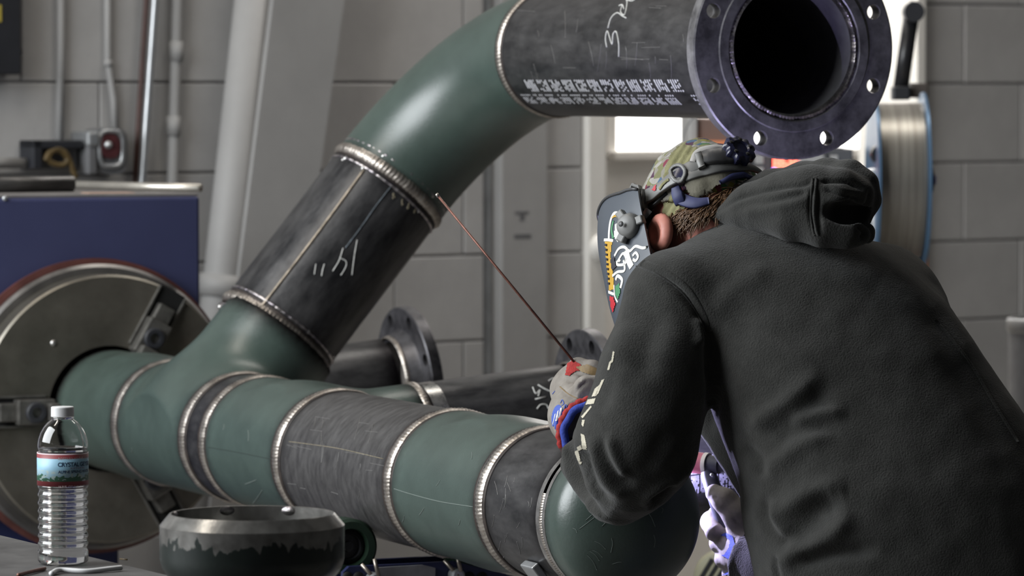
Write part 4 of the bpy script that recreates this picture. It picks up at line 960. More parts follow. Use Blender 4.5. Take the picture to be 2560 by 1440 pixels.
def ribbon(bv, path, w, th, lift=0., k=8, closed=False, round_=False):
    Q, Nn = sample(bv, path, k)
    for _ in range(2): Nn[1:-1] = (Nn[:-2] + Nn[1:-1] * 2 + Nn[2:]); Nn /= np.linalg.norm(Nn, axis=1)[:, None]
    T = np.gradient(Q, axis=0); T /= np.linalg.norm(T, axis=1)[:, None] + 1e-9
    B = np.cross(Nn, T); B /= np.linalg.norm(B, axis=1)[:, None] + 1e-9
    ww = (np.full(len(Q), w) if np.isscalar(w) else np.interp(np.linspace(0, 1, len(Q)), np.linspace(0, 1, len(w)), w))[:, None]
    if round_:
        prof = [(-.5, -.3), (-.45, .35), (-.25, .8), (0, 1), (.25, .8), (.45, .35), (.5, -.3)]
    else:
        prof = [(-.5, -.6), (-.5, .75), (-.44, 1), (.44, 1), (.5, .75), (.5, -.6)]
    V = [Q + B * ww * a + Nn * (th * b + lift) for a, b in prof]; m = len(Q); n = len(prof)
    V = np.stack(V, 1).reshape(-1, 3); F = []
    for i in range(m - 1):
        for j in range(n):
            q = (j + 1) % n; F.append([i * n + j, i * n + q, (i + 1) * n + q, (i + 1) * n + j])
    F.append(list(range(n))); F.append([(m - 1) * n + j for j in range(n)][::-1]); return V, F
def inside(poly, x, y):
    c = False; n = len(poly)
    for i in range(n):
        x1, y1 = poly[i]; x2, y2 = poly[(i + 1) % n]
        if (y1 > y) != (y2 > y) and x < (x2 - x1) * (y - y1) / (y2 - y1) + x1: c = not c
    return c
def decal(bv, poly, step=2.5, lift=.0005, quilt=0):
    P = np.array(poly, float); x0, y0 = P.min(0); x1, y1 = P.max(0); idx = {}; V = []; F = []
    def vid(i, j):
        if (i, j) in idx: return idx[(i, j)]
        q, n = hit(bv, x0 + i * step, y0 + j * step)
        if q is None: idx[(i, j)] = None; return None
        if n @ ray(x0, y0) > 0: n = -n
        h = lift + (quilt * (.5 + .5 * math.sin((x0 + i * step) * .35 + (y0 + j * step) * .22)) if quilt else 0)
        V.append(q + n * h); idx[(i, j)] = len(V) - 1; return idx[(i, j)]
    for i in range(int((x1 - x0) / step) + 1):
        for j in range(int((y1 - y0) / step) + 1):
            if inside(poly, x0 + (i + .5) * step, y0 + (j + .5) * step):
                q = [vid(i, j), vid(i + 1, j), vid(i + 1, j + 1), vid(i, j + 1)]
                if None not in q and max(np.linalg.norm(V[q[0]] - V[q[2]]), np.linalg.norm(V[q[1]] - V[q[3]])) < step * .004: F.append(q[::-1])
    if F:   # keep the one connected patch
        par = list(range(len(V)))
        def fd(a):
            while par[a] != a: par[a] = par[par[a]]; a = par[a]
            return a
        for q in F:
            for k in q[1:]: par[fd(k)] = fd(q[0])
        cnt = {}
        for q in F: cnt[fd(q[0])] = cnt.get(fd(q[0]), 0) + 1
        best = max(cnt, key=cnt.get); F = [q for q in F if fd(q[0]) == best]
        used = sorted({k for q in F for k in q}); mp = {k: i for i, k in enumerate(used)}; V = [V[k] for k in used]; F = [[mp[k] for k in q] for q in F]
    return np.array(V), F
def oval(cx, cy, rx, ry, n=28, rot=0.):
    t = np.linspace(0, 2 * math.pi, n, endpoint=False); c, s = math.cos(rot), math.sin(rot)
    return [(cx + rx * math.cos(a) * c - ry * math.sin(a) * s, cy + rx * math.cos(a) * s + ry * math.sin(a) * c) for a in t]
person = empty('person', C(2250, 1500, 5.95) * np.array([1, 1, 0]), 'person in charcoal hoodie and patterned cap bent over welding beside the spool', 'person')
# ---------------------------------------------------------------- hoodie: torso and left sleeve as one cloth body
TAB = np.array([[430, 1845, 1960, 6.10, .040], [500, 1840, 1975, 6.10, .045], [540, 1825, 2010, 6.09, .060], [580, 1775, 2120, 6.07, .088], [620, 1722, 2212, 6.06, .112], [680, 1655, 2295, 6.05, .132], [760, 1650, 2372, 6.04, .146],
                [880, 1705, 2452, 6.01, .156], [1000, 1768, 2532, 5.99, .162], [1100, 1806, 2590, 5.97, .166], [1200, 1842, 2645, 5.95, .170], [1300, 1852, 2690, 5.94, .172], [1440, 1880, 2722, 5.93, .172], [1640, 1905, 2720, 5.93, .165], [1760, 1915, 2715, 5.93, .160]], float)
_py = np.arange(430, 1761, 5.); _tab = np.stack([np.interp(_py, TAB[:, 0], TAB[:, i]) for i in range(5)], 1)
_ker = np.hanning(17); _ker /= _ker.sum()
for i in range(1, 5): _tab[:, i] = np.convolve(np.pad(_tab[:, i], 8, mode='edge'), _ker, 'valid')
def torso(p):
    py = 720 + p[:, 1] / S6
    xl, xr, cz, b = [np.interp(py, _py, _tab[:, i]) for i in (1, 2, 3, 4)]
    cx = ((xl + xr) / 2 - 1280) * S6; a = (xr - xl) / 2 * S6; e = 2.35
    q = ((np.abs(p[:, 0] - cx) / a) ** e + (np.abs(p[:, 2] - cz) / b) ** e) ** (1 / e)
    d = (q - 1) * np.minimum(a, b) * .85
    return np.maximum(np.maximum(d, (460 - py) * S6), (py - 1700) * S6)
SH, MID, ELB, WR = K(1702, 765, 5.99), K(1643, 940, 5.94), K(1592, 1110, 5.93), K(1500, 1100, 6.19)
def hood_body(p):
    d = torso(p)
    d = smin(d, rcone(p, K(1850, 985, 6.13), K(1950, 1215, 6.10), .075, .055), .03)
    arm = chain(p, [(SH, .076), (MID, .0750), (ELB, .0765)], .02)
    arm = smin(arm, rcone(p, ELB, WR, .074, .038), .03)
    arm = smin(arm, rcone(p, K(1560, 1225, 5.94), K(1552, 1268, 5.955), .040, .024), .035)
    arm = smin(arm, rcone(p, K(1640, 1150, 5.95), K(1585, 1215, 5.95), .038, .036), .02)
    arm = smin(arm, rcone(p, K(1450, 1160, 6.08), K(1520, 1260, 5.99), .026, .026), .03)
    n = nz(WR - ELB); arm = np.maximum(arm, (p - WR) @ n - .012)
    d = smin(d, rcone(p, SH, K(1860, 732, 6.05), .076, .094), .03)
    d = smin(d, arm, .012)
    rs = chain(p, [(K(2200, 760, 6.12), .08), (K(2280, 950, 6.24), .075), (K(2200, 1200, 6.40), .07)], .03)
    d = smin(d, rs, .05)
    ra = chain(p, [(K(2200, 1200, 6.40), .07), (K(1975, 1440, 6.38), .058), (K(1880, 1405, 6.42), .044)], .02)
    d = smin(d, np.maximum(ra, (p - K(1862, 1398, 6.43)) @ nz(K(1862, 1398, 6.43) - K(1975, 1440, 6.38))), .02)
    return d
HV_, HF_ = surface_nets(hood_body, [K(1380, 0, 6)[0], K(0, 440, 6)[1], 5.70], [K(2790, 0, 6)[0], K(0, 1720, 6)[1], 6.58], .0068, 3)
def normals(V, F):
    n = np.zeros_like(V); F = np.asarray(F); fn = np.cross(V[F[:, 2]] - V[F[:, 0]], V[F[:, 3]] - V[F[:, 1]])
    for k in range(4): np.add.at(n, F[:, k], fn)
    return n / (np.linalg.norm(n, axis=1)[:, None] + 1e-12)
def subdivide(V, F):
    """one level of smooth (averaged) quad subdivision"""
    bm = bmesh.new(); vs = [bm.verts.new(v) for v in V]
    for q in F:
        try: bm.faces.new([vs[i] for i in q])
        except ValueError: pass
    bmesh.ops.subdivide_edges(bm, edges=bm.edges[:], cuts=1, use_grid_fill=True, smooth=0)
    bm.verts.index_update(); v = np.array([x.co[:] for x in bm.verts]); f = [[q.index for q in p.verts] for p in bm.faces]; bm.free(); return v, f
def seg_dist(px, py, path):
    d = np.full(px.shape, 1e9); P = smooth_path(path, 6) if len(path) > 2 else np.array(path, float); tt = np.zeros(px.shape)
    for i in range(len(P) - 1):
        a, b = P[i], P[i + 1]; ab = b - a; t = np.clip(((px - a[0]) * ab[0] + (py - a[1]) * ab[1]) / (ab @ ab + 1e-9), 0, 1)
        e = np.hypot(px - a[0] - t * ab[0], py - a[1] - t * ab[1]); m = e < d; d = np.where(m, e, d); tt = np.where(m, (i + t) / (len(P) - 1), tt)
    return d, tt
def cloth(V, F, folds, lump=.002):
    """press real folds into the cloth: (path, height, width)"""
    n = normals(V, F); px = 1280 + FPX * V[:, 0] / V[:, 2]; py = 720 + FPX * V[:, 1] / V[:, 2]
    facing = np.clip(-n[:, 2] * 2.5, 0, 1); h = np.zeros(len(V))
    for path, amp, wid in folds:
        d, t = seg_dist(px, py, path); fade = np.clip(np.minimum(t, 1 - t) * 5, 0, 1) if len(path) > 2 else 1
        h += amp * np.exp(-(d / wid) ** 2) * fade * facing
    if lump:
        h += lump * np.array([mnoise.noise(Vector(v * 14)) + .5 * mnoise.noise(Vector(v * 34)) for v in V])
    return V + n * h[:, None]
FOLDS = [([(1598, 662), (1660, 690), (1722, 742), (1762, 805), (1776, 880), (1781, 960), (1779, 1040), (1772, 1095)], -.009, 13),
         ([(1930, 668), (1870, 700), (1815, 750), (1785, 800)], .005, 30), ([(1880, 760), (1830, 830), (1808, 900), (1800, 960)], -.004, 40),
         ([(1745, 790), (1752, 830), (1750, 870)], .007, 13), ([(1585, 700), (1560, 800), (1545, 900), (1520, 1000)], .006, 26), ([(1650, 760), (1620, 860), (1600, 960)], -.006, 34),
         ([(1555, 880), (1530, 960), (1490, 1040)], -.004, 18),
         ([(2060, 930), (1990, 990), (1920, 1040), (1860, 1075)], 0.0070, 26), ([(2080, 960), (1990, 1035), (1900, 1085)], -0.0063, 29),
         ([(2120, 1030), (2040, 1035), (1970, 1055)], 0.0056, 18), ([(2100, 1065), (2000, 1075), (1940, 1100)], -0.0056, 21), ([(2090, 1080), (2010, 1110), (1950, 1150), (1900, 1200)], 0.0056, 23),
         ([(2120, 1225), (2050, 1225), (1980, 1260), (1930, 1310)], 0.0084, 26), ([(2110, 1255), (2050, 1270), (2010, 1320), (1980, 1360)], -0.0098, 34),
         ([(2125, 1270), (2095, 1325), (2030, 1365), (1970, 1395), (1930, 1440)], 0.0098, 26), ([(2200, 1372), (2080, 1385), (1980, 1410)], -0.0084, 18),
         ([(1855, 1110), (1895, 1150), (1905, 1200)], -0.0056, 16), ([(1915, 1230), (1915, 1290), (1945, 1340), (1985, 1365)], -0.0084, 16), ([(1935, 1240), (1935, 1300), (1970, 1350)], 0.0056, 18),
         ([(1945, 1400), (1942, 1460)], -0.0070, 10), ([(2330, 720), (2390, 800), (2440, 900)], 0.0042, 34), ([(2300, 740), (2360, 850), (2420, 960), (2520, 1130)], -0.0049, 34),
         ([(1880, 1210), (1850, 1300), (1880, 1350)], -0.0042, 18), ([(2200, 700), (2320, 780), (2420, 900)], 0.0028, 78),
         # sleeve
         ([(1436, 1085), (1425, 1140), (1440, 1205), (1490, 1270), (1555, 1305)], .012, 13), ([(1462, 1110), (1462, 1160), (1480, 1225), (1530, 1275)], -.011, 20),
         ([(1478, 1090), (1490, 1150), (1530, 1215), (1580, 1245)], .008, 18), ([(1502, 1090), (1512, 1135), (1545, 1190), (1590, 1215)], -.005, 15), ([(1520, 1080), (1540, 1150), (1570, 1200)], .007, 14),
         ([(1740, 1150), (1690, 1195), (1640, 1225), (1600, 1262)], .007, 12), ([(1690, 1215), (1660, 1240), (1620, 1262)], -.016, 14), ([(1610, 1200), (1640, 1130), (1690, 1060)], -.004, 30)]
hv, hf = subdivide(HV_, HF_)
hv = cloth(hv, hf, FOLDS, .0022)
hoodie_vf = (W(hv), hf)
hoodie = mk('hoodie', hoodie_vf, M['fleece'], person)
BVH = bvh_of(hoodie_vf)
for path in ([(1600, 655), (1655, 678), (1715, 722), (1755, 782), (1772, 830)],):
    mk('shoulder_seam', ribbon(BVH, path, .011, .0022, .0, round_=True), M['fleece'], hoodie)
    mk('stitch_line', ribbon(BVH, [(a - 9, b + 11) for a, b in path], .0016, .0012, .0), M['rib'], hoodie)
for path in ([(2545, 1105), (2480, 1000), (2420, 900), (2340, 800)],):
    mk('side_seam', ribbon(BVH, path, .006, .0014, .0, round_=True), M['fleece'], hoodie)
# cream sleeve lettering (fragments visible between the folds)
for poly in ([(1533, 878), (1537, 880), (1533, 905), (1528, 908)], [(1524, 905), (1530, 900), (1524, 925), (1519, 925)], [(1505, 950), (1512, 948), (1496, 985), (1488, 990)], [(1488, 972), (1500, 962), (1492, 990), (1480, 992)],
             [(1466, 1000), (1490, 996), (1485, 1010), (1464, 1012)], [(1478, 1014), (1480, 1018), (1458, 1046), (1454, 1042)], [(1456, 1050), (1463, 1050), (1459, 1068), (1455, 1062)],
             [(1453, 1084), (1462, 1088), (1469, 1124), (1456, 1122)], [(1443, 1118), (1452, 1112), (1456, 1122), (1446, 1128)], [(1438, 1128), (1446, 1124), (1452, 1150), (1440, 1168), (1434, 1158)], [(1444, 1152), (1456, 1154), (1454, 1160), (1442, 1160)]):
    v_, f_ = decal(BVH, poly, 1.0, .0007)
    if len(f_): mk('sleeve_lettering', (v_, f_), M['print'], hoodie)
# ---------------------------------------------------------------- hood lying on the back
def hood(p):
    d = chain(p, [(K(1800, 540, 6.035), .012), (K(1880, 520, 6.01), .030), (K(1960, 510, 5.985), .040), (K(2030, 505, 5.965), .046), (K(2090, 500, 5.955), .040)], .02)
    top = chain(p, [(K(1790, 540, 6.06), .014), (K(1850, 500, 6.065), .022), (K(1930, 468, 6.06), .023), (K(2010, 452, 6.04), .024), (K(2070, 441, 6.01), .022), (K(2125, 440, 5.985), .020), (K(2160, 462, 5.975), .018), (K(2172, 500, 5.975), .015), (K(2155, 545, 5.975), .014)], .012)
    d = smin(d, top, .016)
    inn = chain(p, [(K(2050, 470, 5.96), .016), (K(2105, 462, 5.945), .018), (K(2150, 485, 5.95), .016), (K(2160, 520, 5.955), .010)], .012)
    d = smin(d, inn, .010)
    mid = chain(p, [(K(2030, 480, 5.93), .014), (K(2090, 492, 5.925), .015), (K(2150, 502, 5.945), .012)], .012); d = smin(d, mid, .010)
    low = chain(p, [(K(1900, 535, 5.985), .020), (K(1980, 548, 5.955), .026), (K(2060, 568, 5.935), .024), (K(2120, 582, 5.93), .017), (K(2155, 588, 5.935), .011)], .02)
    d = smin(d, low, .012)
    lip = chain(p, [(K(2140, 560, 5.96), .010), (K(2166, 580, 5.955), .010), (K(2168, 592, 5.955), .009)], .01); d = smin(d, lip, .008)
    cav = chain(p, [(K(2070, 528, 5.905), .010), (K(2110, 533, 5.925), .018), (K(2150, 535, 5.95), .014)], .01)
    return smax(d, -cav, .006)
V0, F0 = surface_nets(hood, [K(1770, 0, 6)[0], K(0, 395, 6)[1], 5.86], [K(2215, 0, 6)[0], K(0, 625, 6)[1], 6.11], .0038, 3)
V0, F0 = subdivide(V0, F0)
V0 = cloth(V0, F0, [([(1760, 550), (1840, 500), (1920, 476), (2010, 462), (2036, 445)], -.004, 7), ([(1800, 540), (1900, 508), (1990, 490), (2020, 475)], -.004, 10), ([(1810, 538), (1920, 500), (2000, 470)], .003, 10),
                    ([(1840, 535), (1930, 520), (2015, 500)], .0035, 14), ([(2048, 455), (2080, 452), (2120, 455), (2165, 480)], -.006, 5), ([(2060, 470), (2100, 485), (2160, 500)], -.005, 8), ([(2060, 462), (2110, 478), (2165, 486)], .003, 9),
                    ([(2175, 470), (2172, 500), (2155, 520), (2080, 512)], -.004, 6), ([(2140, 560), (2160, 580), (2150, 600)], -.006, 5), ([(2028, 470), (2026, 530), (2034, 590)], -.004, 5), ([(2046, 470), (2046, 530), (2052, 590)], -.004, 6)], .0012)
hood_vf = (W(V0), F0); hoodo = mk('hood', hood_vf, M['fleece'], hoodie); HB_ = bvh_of(hood_vf)
for dx in (0, 9):
    mk('hood_seam', ribbon(HB_, [(2032 + dx, 447), (2029 + dx, 480), (2026 + dx, 530), (2030 + dx, 565), (2036 + dx, 588)], .0042, .0024, -.0003, round_=True), M['fleece'], hoodo)
0 and mk('fleece_lining', ribbon(HB_, [(1856, 497), (1880, 474), (1905, 458), (1925, 448)], .012, .004, .001, round_=True), M['rib'], hoodo)
# ---------------------------------------------------------------- jeans and boots (below the frame)
HIP = K(2310, 1660, 5.93)
hipw = W(HIP)
def legs(p):
    d = ellip(p, hipw + np.array([0, 0, .0]), np.eye(3), (.185, .15, .17))
    for sx, fy in ((-1, -.02), (1, .10)):
        h = hipw + np.array([sx * .09, .0, -.04]); k_ = np.array([hipw[0] + sx * .13 - .03, hipw[1] + fy - .05, .50]); a = np.array([hipw[0] + sx * .15, hipw[1] + fy, .13])
        d = smin(d, chain(p, [(h, .098), (k_, .073), (a, .058)], .03), .04)
    return np.maximum(d, .07 - p[:, 2])
zlo = 0.05
v_, f_ = surface_nets(legs, [hipw[0] - .32, hipw[1] - .26, .04], [hipw[0] + .32, hipw[1] + .30, hipw[2] + .20], .014, 2)
mk('jeans', (v_, f_), M['denim'], person)
for sx, fy in ((-1, -.02), (1, .10)):
    a = np.array([hipw[0] + sx * .15, hipw[1] + fy, .0]); dirn = nz([-.35, .9, 0])
    def boot(p):
        d = chain(p, [(a + [0, 0, .16], .055), (a + [0, 0, .055], .056)], .02)
        d = smin(d, chain(p, [(a + [0, 0, .05], .05), (a + dirn * .10 + [0, 0, .05], .048), (a + dirn * .17 + [0, 0, .042], .042)], .02), .02)
        return np.maximum(d, .0 - p[:, 2])
    v_, f_ = surface_nets(boot, a + [-.13, -.12, -.012], a + [.13, .26, .25], .010, 2); v_[:, 2] = np.maximum(v_[:, 2], 0)
    mk('boot', (v_, f_), M['leathertan'], person)
# ---------------------------------------------------------------- head, neck (one body mesh)
HFv = nz([-.60, .50, .60]); HU = np.array([-.12, -.85, .50]); HU = nz(HU - HFv * (HU @ HFv)); HL = -np.cross(HFv, HU)
HR = np.stack([HFv, HL, HU]); HC = K(1750, 522, 6.13); HSC = .86
def hp(f, l, u): return HC + (HFv * f + HL * l + HU * u) * HSC
def hel(p, c, r): return ellip(p, c, HR, np.asarray(r) * HSC)
def hrc(p, a, b, ra, rb): return rcone(p, a, b, ra * HSC, rb * HSC)
EAR = hp(-.004, .081, -.034)
def head(p):
    d = hel(p, HC, (.098, .078, .105))
    d = smin(d, hel(p, hp(.030, 0, -.062), (.062, .056, .062)), .03)
    d = smin(d, rcone(p, hp(-.028, 0, -.06), K(1905, 600, 6.09), .054, .068), .03)
    d = smin(d, hrc(p, hp(.098, 0, -.005), hp(.118, 0, -.036), .009, .014), .012)          # nose
    d = smin(d, hrc(p, hp(.088, .02, -.070), hp(.088, -.02, -.070), .008, .008), .008)     # lips
    for s in (1, -1):
        d = smax(d, -hel(p, hp(.096, s * .032, .004), (.014, .018, .010)), .008)        # eye sockets
        d = smin(d, hel(p, hp(.082, s * .032, .003), (.012, .013, .011)), .003)
        e = hel(p, hp(.010, s * .090, -.066), (.027, .013, .033))
        e = smax(e, -hel(p, hp(.015, s * .103, -.067), (.015, .012, .021)), .004)
        d = smin(d, e, .005)
    d = smin(d, chain(p, [(K(1905, 600, 6.09), .068), (K(2000, 760, 6.06), .10)], .03), .03)
    return d
v_, f_ = surface_nets(head, HC + [-.17, -.16, -.16], HC + [.26, .29, .17], .0045, 3)
head_vf = (W(v_), f_); mk('body', head_vf, M['skin'], person)
# patterned welder cap
def capf(p):
    q = (p - HC) @ HR.T
    d = hel(p, HC + HU * .002, (.1085, .0885, .1065))
    d = smin(d, hrc(p, hp(.03, .02, .094), hp(-.03, .01, .092), .014, .012), .03)
    rim = q[:, 2] + .010 - .20 * np.maximum(q[:, 0], 0) * 0 - .02 * np.sin(q[:, 0] * 25)
    return np.maximum(d, -rim)
v_, f_ = surface_nets(capf, HC - .15, HC + .15, .0042, 2)
n_ = normals(v_, f_); v_ = v_ + n_ * (.0022 * np.array([mnoise.noise(Vector(x * 55)) for x in v_]))[:, None]
cap_vf = (W(v_), f_); capo = mk('welding_cap', cap_vf, M['capcloth'], person)
HDB = bvh_of(cap_vf, head_vf)
mk('cap_panel', decal(HDB, [(1664, 450), (1668, 420), (1680, 395), (1697, 372), (1712, 366), (1745, 376), (1775, 382), (1760, 398), (1742, 408), (1728, 425), (1700, 436), (1685, 452), (1666, 462)], 2.5, .0035, .0016), M['olive'], capo)
mk('cap_panel', decal(HDB, [(1658, 545), (1664, 510), (1680, 488), (1692, 482), (1700, 505), (1716, 520), (1690, 540)], 2.5, .003, .0014), M['olive'], capo)
# hair below the cap
rg = np.random.default_rng(21); hv_ = []
hairpoly = [(1652, 540), (1680, 530), (1712, 518), (1760, 510), (1785, 492), (1800, 478), (1850, 462), (1892, 458), (1896, 486), (1850, 506), (1800, 528), (1778, 540), (1745, 552), (1700, 552), (1662, 548)]
cnt = 0
while cnt < 520:
    x, y = rg.uniform(1640, 1900), rg.uniform(455, 570)
    if not inside(hairpoly, x, y) or (x - 1650) ** 2 + (y - 578) ** 2 < 48 ** 2: continue
    q, n = hit(HDB, x, y)
    if q is None: cnt += 1; continue
    if n @ ray(x, y) > 0: n = -n
    ang = rg.normal((2.25 if x < 1790 else 2.0) - (.9 if x < 1715 else 0), .40); L_ = rg.uniform(.014, .032)
    dirw = Wd(np.array([math.cos(ang), math.sin(ang), 0])) 
    t = nz(dirw - n * (dirw @ n)); pts = [q - n * .002, q + n * .005 + t * L_ * .35, q + n * .006 + t * L_ * .7, q + n * rg.uniform(.000, .008) + t * L_]
    hv_.append(tube(smooth_path(pts, 3), np.linspace(.0016, .0003, 10), 4)); cnt += 1
mk('hair', join(*hv_), M['hair'], person)
# ---------------------------------------------------------------- headgear and helmet
gear = mk('headgear_band', ribbon(HDB, [(1604, 512), (1628, 494), (1660, 474), (1695, 450), (1725, 430), (1752, 416)], [.026, .020, .016, .024, .020, .018], .0032, .007), M['gearplastic'], person)
mk('band_ring', ribbon(HDB, oval(1706, 443, 16, 19) + [oval(1706, 443, 16, 19)[0]], .0052, .004, .0095), M['gearplastic'], gear)
mk('ring_hole', decal(HDB, oval(1706, 443, 12, 15), 2, .0108), M['navyknob'], gear)
mk('band_slot', ribbon(HDB, [(1662, 478), (1672, 466), (1684, 458)], .0045, .001, .0108), M['olive'], gear)
mk('band_slot', decal(HDB, [(1643, 478), (1656, 466), (1655, 480)], 2, .0112), M['stickred'], gear)
mk('ratchet_box', ribbon(HDB, [(1752, 412), (1775, 408), (1800, 405), (1828, 404)], [.020, .026, .026, .022], .008, .008), M['geardark'], gear)
mk('ratchet_collar', ribbon(HDB, [(1748, 402), (1754, 414), (1762, 430)], .010, .009, .008), M['gearplastic'], gear)
mk('rear_strap', ribbon(HDB, [(1722, 450), (1760, 436), (1800, 427), (1840, 424), (1872, 428), (1893, 438)], [.014, .014, .013, .012, .010, .006], .003, .007), M['gearplastic'], gear)
mk('nape_pad', decal(HDB, [(1715, 455), (1745, 444), (1800, 434), (1850, 432), (1868, 440), (1830, 448), (1790, 468), (1770, 490), (1745, 498), (1722, 480)], 2.5, .0065), M['khakipad'], gear)
mk('sweat_band', ribbon(HDB, [(1697, 472), (1703, 492), (1718, 506), (1745, 514), (1775, 510)], [.012, .017, .017, .015, .010], .004, .008), M['bluepad'], gear)
mk('sweat_band', ribbon(HDB, [(1800, 462), (1825, 450), (1850, 446), (1870, 452)], [.005, .008, .008, .004], .003, .009), M['bluepad'], gear)
mk('top_strap', ribbon(HDB, [(1735, 415), (1742, 398), (1760, 386), (1785, 382), (1810, 384)], [.008, .010, .010, .009, .008], .002, .009), M['machpale'], gear)
kq, kn = hit(HDB, 1836, 398)
if kq is None: kq, kn = W(hp(-.105, .03, .03)), Wd(-HFv)
kn = nz(kn - Wd(HU) * 0 + np.array([0, -.3, .25])); 
kprof = lathe(kq + kn * .006, kn, [(0, .0), (0, .017), (.004, .0215), (.014, .022), (.018, .019), (.019, .012), (.0165, .010), (.0165, 0)], 56)
V_ = kprof[0]; a_, b_, d_ = basis(kn); rel = V_ - kq; th_ = np.arctan2(rel @ b_, rel @ a_); rad_ = np.hypot(rel @ a_, rel @ b_)
V_ = V_ + ((rad_ * .10 * np.cos(th_ * 9) * (rad_ > .016))[:, None]) * (np.cos(th_)[:, None] * a_ + np.sin(th_)[:, None] * b_)
knob = mk('ratchet_knob', (V_, kprof[1]), M['navyknob'], gear, auto=40)
for k in range(5):
    t_ = k * 2 * math.pi / 5; c_ = kq + kn * .0245 + .0145 * (math.cos(t_) * a_ + math.sin(t_) * b_)
    mk('knob_slot', lathe(c_, kn, [(0, .0032), (.0008, .003), (.0008, 0)], 10), M['black'], knob)
# helmet shell around the face
def shell_pt(th, h, off=0.):
    r_f, r_l = .142 + off, .122 + off
    c = math.cos(th); s = math.sin(th); e = .75
    x = r_f * np.sign(c) * abs(c) ** e; y = r_l * np.sign(s) * abs(s) ** e
    t = 1 - .10 * max(0, (h + .02) / .09) ** 2 - .16 * max(0, (-h - .10) / .16) ** 1.5
    return W(hp(.040 + x * t, y * t, h - .012))
ths = np.linspace(-math.radians(97), math.radians(97), 61); hs2 = np.linspace(.062, -.225, 40)
def top_limit(th):
    a = abs(math.degrees(th)); return .062 - max(0, (a - 62) / 46) ** 2.2 * .075
def bot_limit(th):
    a = abs(math.degrees(th)); return -.225 + max(0, (a - 55) / 53) ** 1.4 * .11
def shell_grid(off):
    return np.array([[shell_pt(t, top_limit(t) + (bot_limit(t) - top_limit(t)) * s, off) for t in ths] for s in np.linspace(0, 1, 40)]).reshape(-1, 3)
o_, i_ = shell_grid(0), shell_grid(-.004); n1 = len(ths); n2 = 40; F = []
for i in range(n2 - 1):
    for j in range(n1 - 1):
        a = i * n1 + j; F.append([a, a + 1, a + n1 + 1, a + n1]); b = a + n1 * n2; F.append([b, b + n1, b + n1 + 1, b + 1])
N0 = n1 * n2
for i in range(n2 - 1):
    for j in (0, n1 - 1): a = i * n1 + j; q = [a, a + n1, a + n1 + N0, a + N0]; F.append(q)
for j in range(n1 - 1):
    for i in (0, n2 - 1): a = i * n1 + j; F.append([a, a + 1, a + 1 + N0, a + N0])
sh_vf = (np.vstack([o_, i_]), F)
helm = mk('helmet_shell', sh_vf, M['helmet'], person, auto=50)
SB = bvh_of((o_, [q for q in F if max(q) < N0]))
mk('edge_bead', tube(np.array([shell_pt(t, top_limit(t), .001) for t in ths]), .0022, 8), M['geardark'], helm)
kq2, kn2 = hit(SB, 1577, 566)
if kq2 is not None:
    if kn2 @ ray(1577, 566) > 0: kn2 = -kn2
    kn2 = nz(kn2 + np.array([.35, -.1, -.1]))
    pk = mk('pivot_knob', lathe(kq2 - kn2 * .004, kn2, [(0, .018), (.010, .0175), (.016, .0155), (.0185, .012), (.019, 0)], 36), M['gearplastic'], helm, auto=45)
    a_, b_, d_ = basis(kn2)
    for tt in (0.4, 2.3, 4.3): mk('knob_lug', obox(kq2 + kn2 * .006 + .018 * (math.cos(tt) * a_ + math.sin(tt) * b_), math.cos(tt) * a_ + math.sin(tt) * b_, -math.sin(tt) * a_ + math.cos(tt) * b_, kn2, .007, .006, .006, .002), M['gearplastic'], pk, smooth=False)
    mk('knob_eye', lathe(kq2 + kn2 * .0195 - a_ * .004, kn2, [(0, .004), (.0008, .0035), (.0008, 0)], 14), M['geardark'], pk)
# side arm between helmet and band
mk('side_arm', ribbon(HDB, [(1622, 480), (1618, 500), (1624, 522), (1632, 545)], [.014, .020, .016, .012], .006, .010), M['gearplastic'], gear)
mk('arm_pivot', ribbon(HDB, oval(1617, 483, 9, 13) + [oval(1617, 483, 9, 13)[0]], .004, .004, .016), M['gearplastic'], gear)
mk('slot_block', ribbon(HDB, [(1610, 512), (1612, 528), (1614, 542)], .013, .010, .012), M['geardark'], gear)
# stickers on the shell
def sticker(poly, mat, lift=.0006, step=2.0):
    v, f = decal(SB, poly, step, lift)
    if len(f): mk('sticker', (v, f), M[mat], helm)
def outline(path, w, mat='stickwhite', lift=.0004):
    try: mk('sticker_outline', ribbon(SB, path, w, .0005, lift), M[mat], helm)
    except Exception: pass
outline([(1523, 600), (1524, 575), (1528, 550), (1536, 534), (1548, 535), (1560, 540)], .005)
outline([(1534, 596), (1530, 575), (1534, 552)], .004, 'stickgreen'); outline([(1530, 545), (1540, 540), (1552, 545)], .003, 'stickyellow')
sticker([(1536, 592), (1538, 562), (1550, 553), (1560, 556), (1556, 590), (1545, 606)], 'stickwhite')
sticker([(1513, 604), (1531, 604), (1527, 640), (1533, 680), (1536, 724), (1524, 726), (1518, 670)], 'stickyellow')
for k in range(9): outline([(1515 + k * .9, 612 + k * 12), (1519 + k * .9, 613 + k * 12)], .003, 'stickdark', .0016)
outline([(1511, 600), (1522, 600), (1534, 602)], .004)
outline([(1537, 640), (1548, 622), (1562, 618), (1575, 628), (1590, 616), (1612, 620), (1642, 604)], .0042)
outline([(1545, 654), (1558, 634), (1566, 645), (1563, 660), (1545, 662), (1543, 652)], .004); outline([(1566, 625), (1572, 650), (1580, 668)], .010)
outline([(1582, 640), (1590, 632), (1596, 642), (1590, 652), (1583, 648)], .004); outline([(1532, 690), (1545, 680), (1562, 676), (1560, 650)], .004)
outline([(1540, 700), (1545, 690), (1556, 700), (1552, 720)], .005); outline([(1548, 655), (1552, 650)], .003)
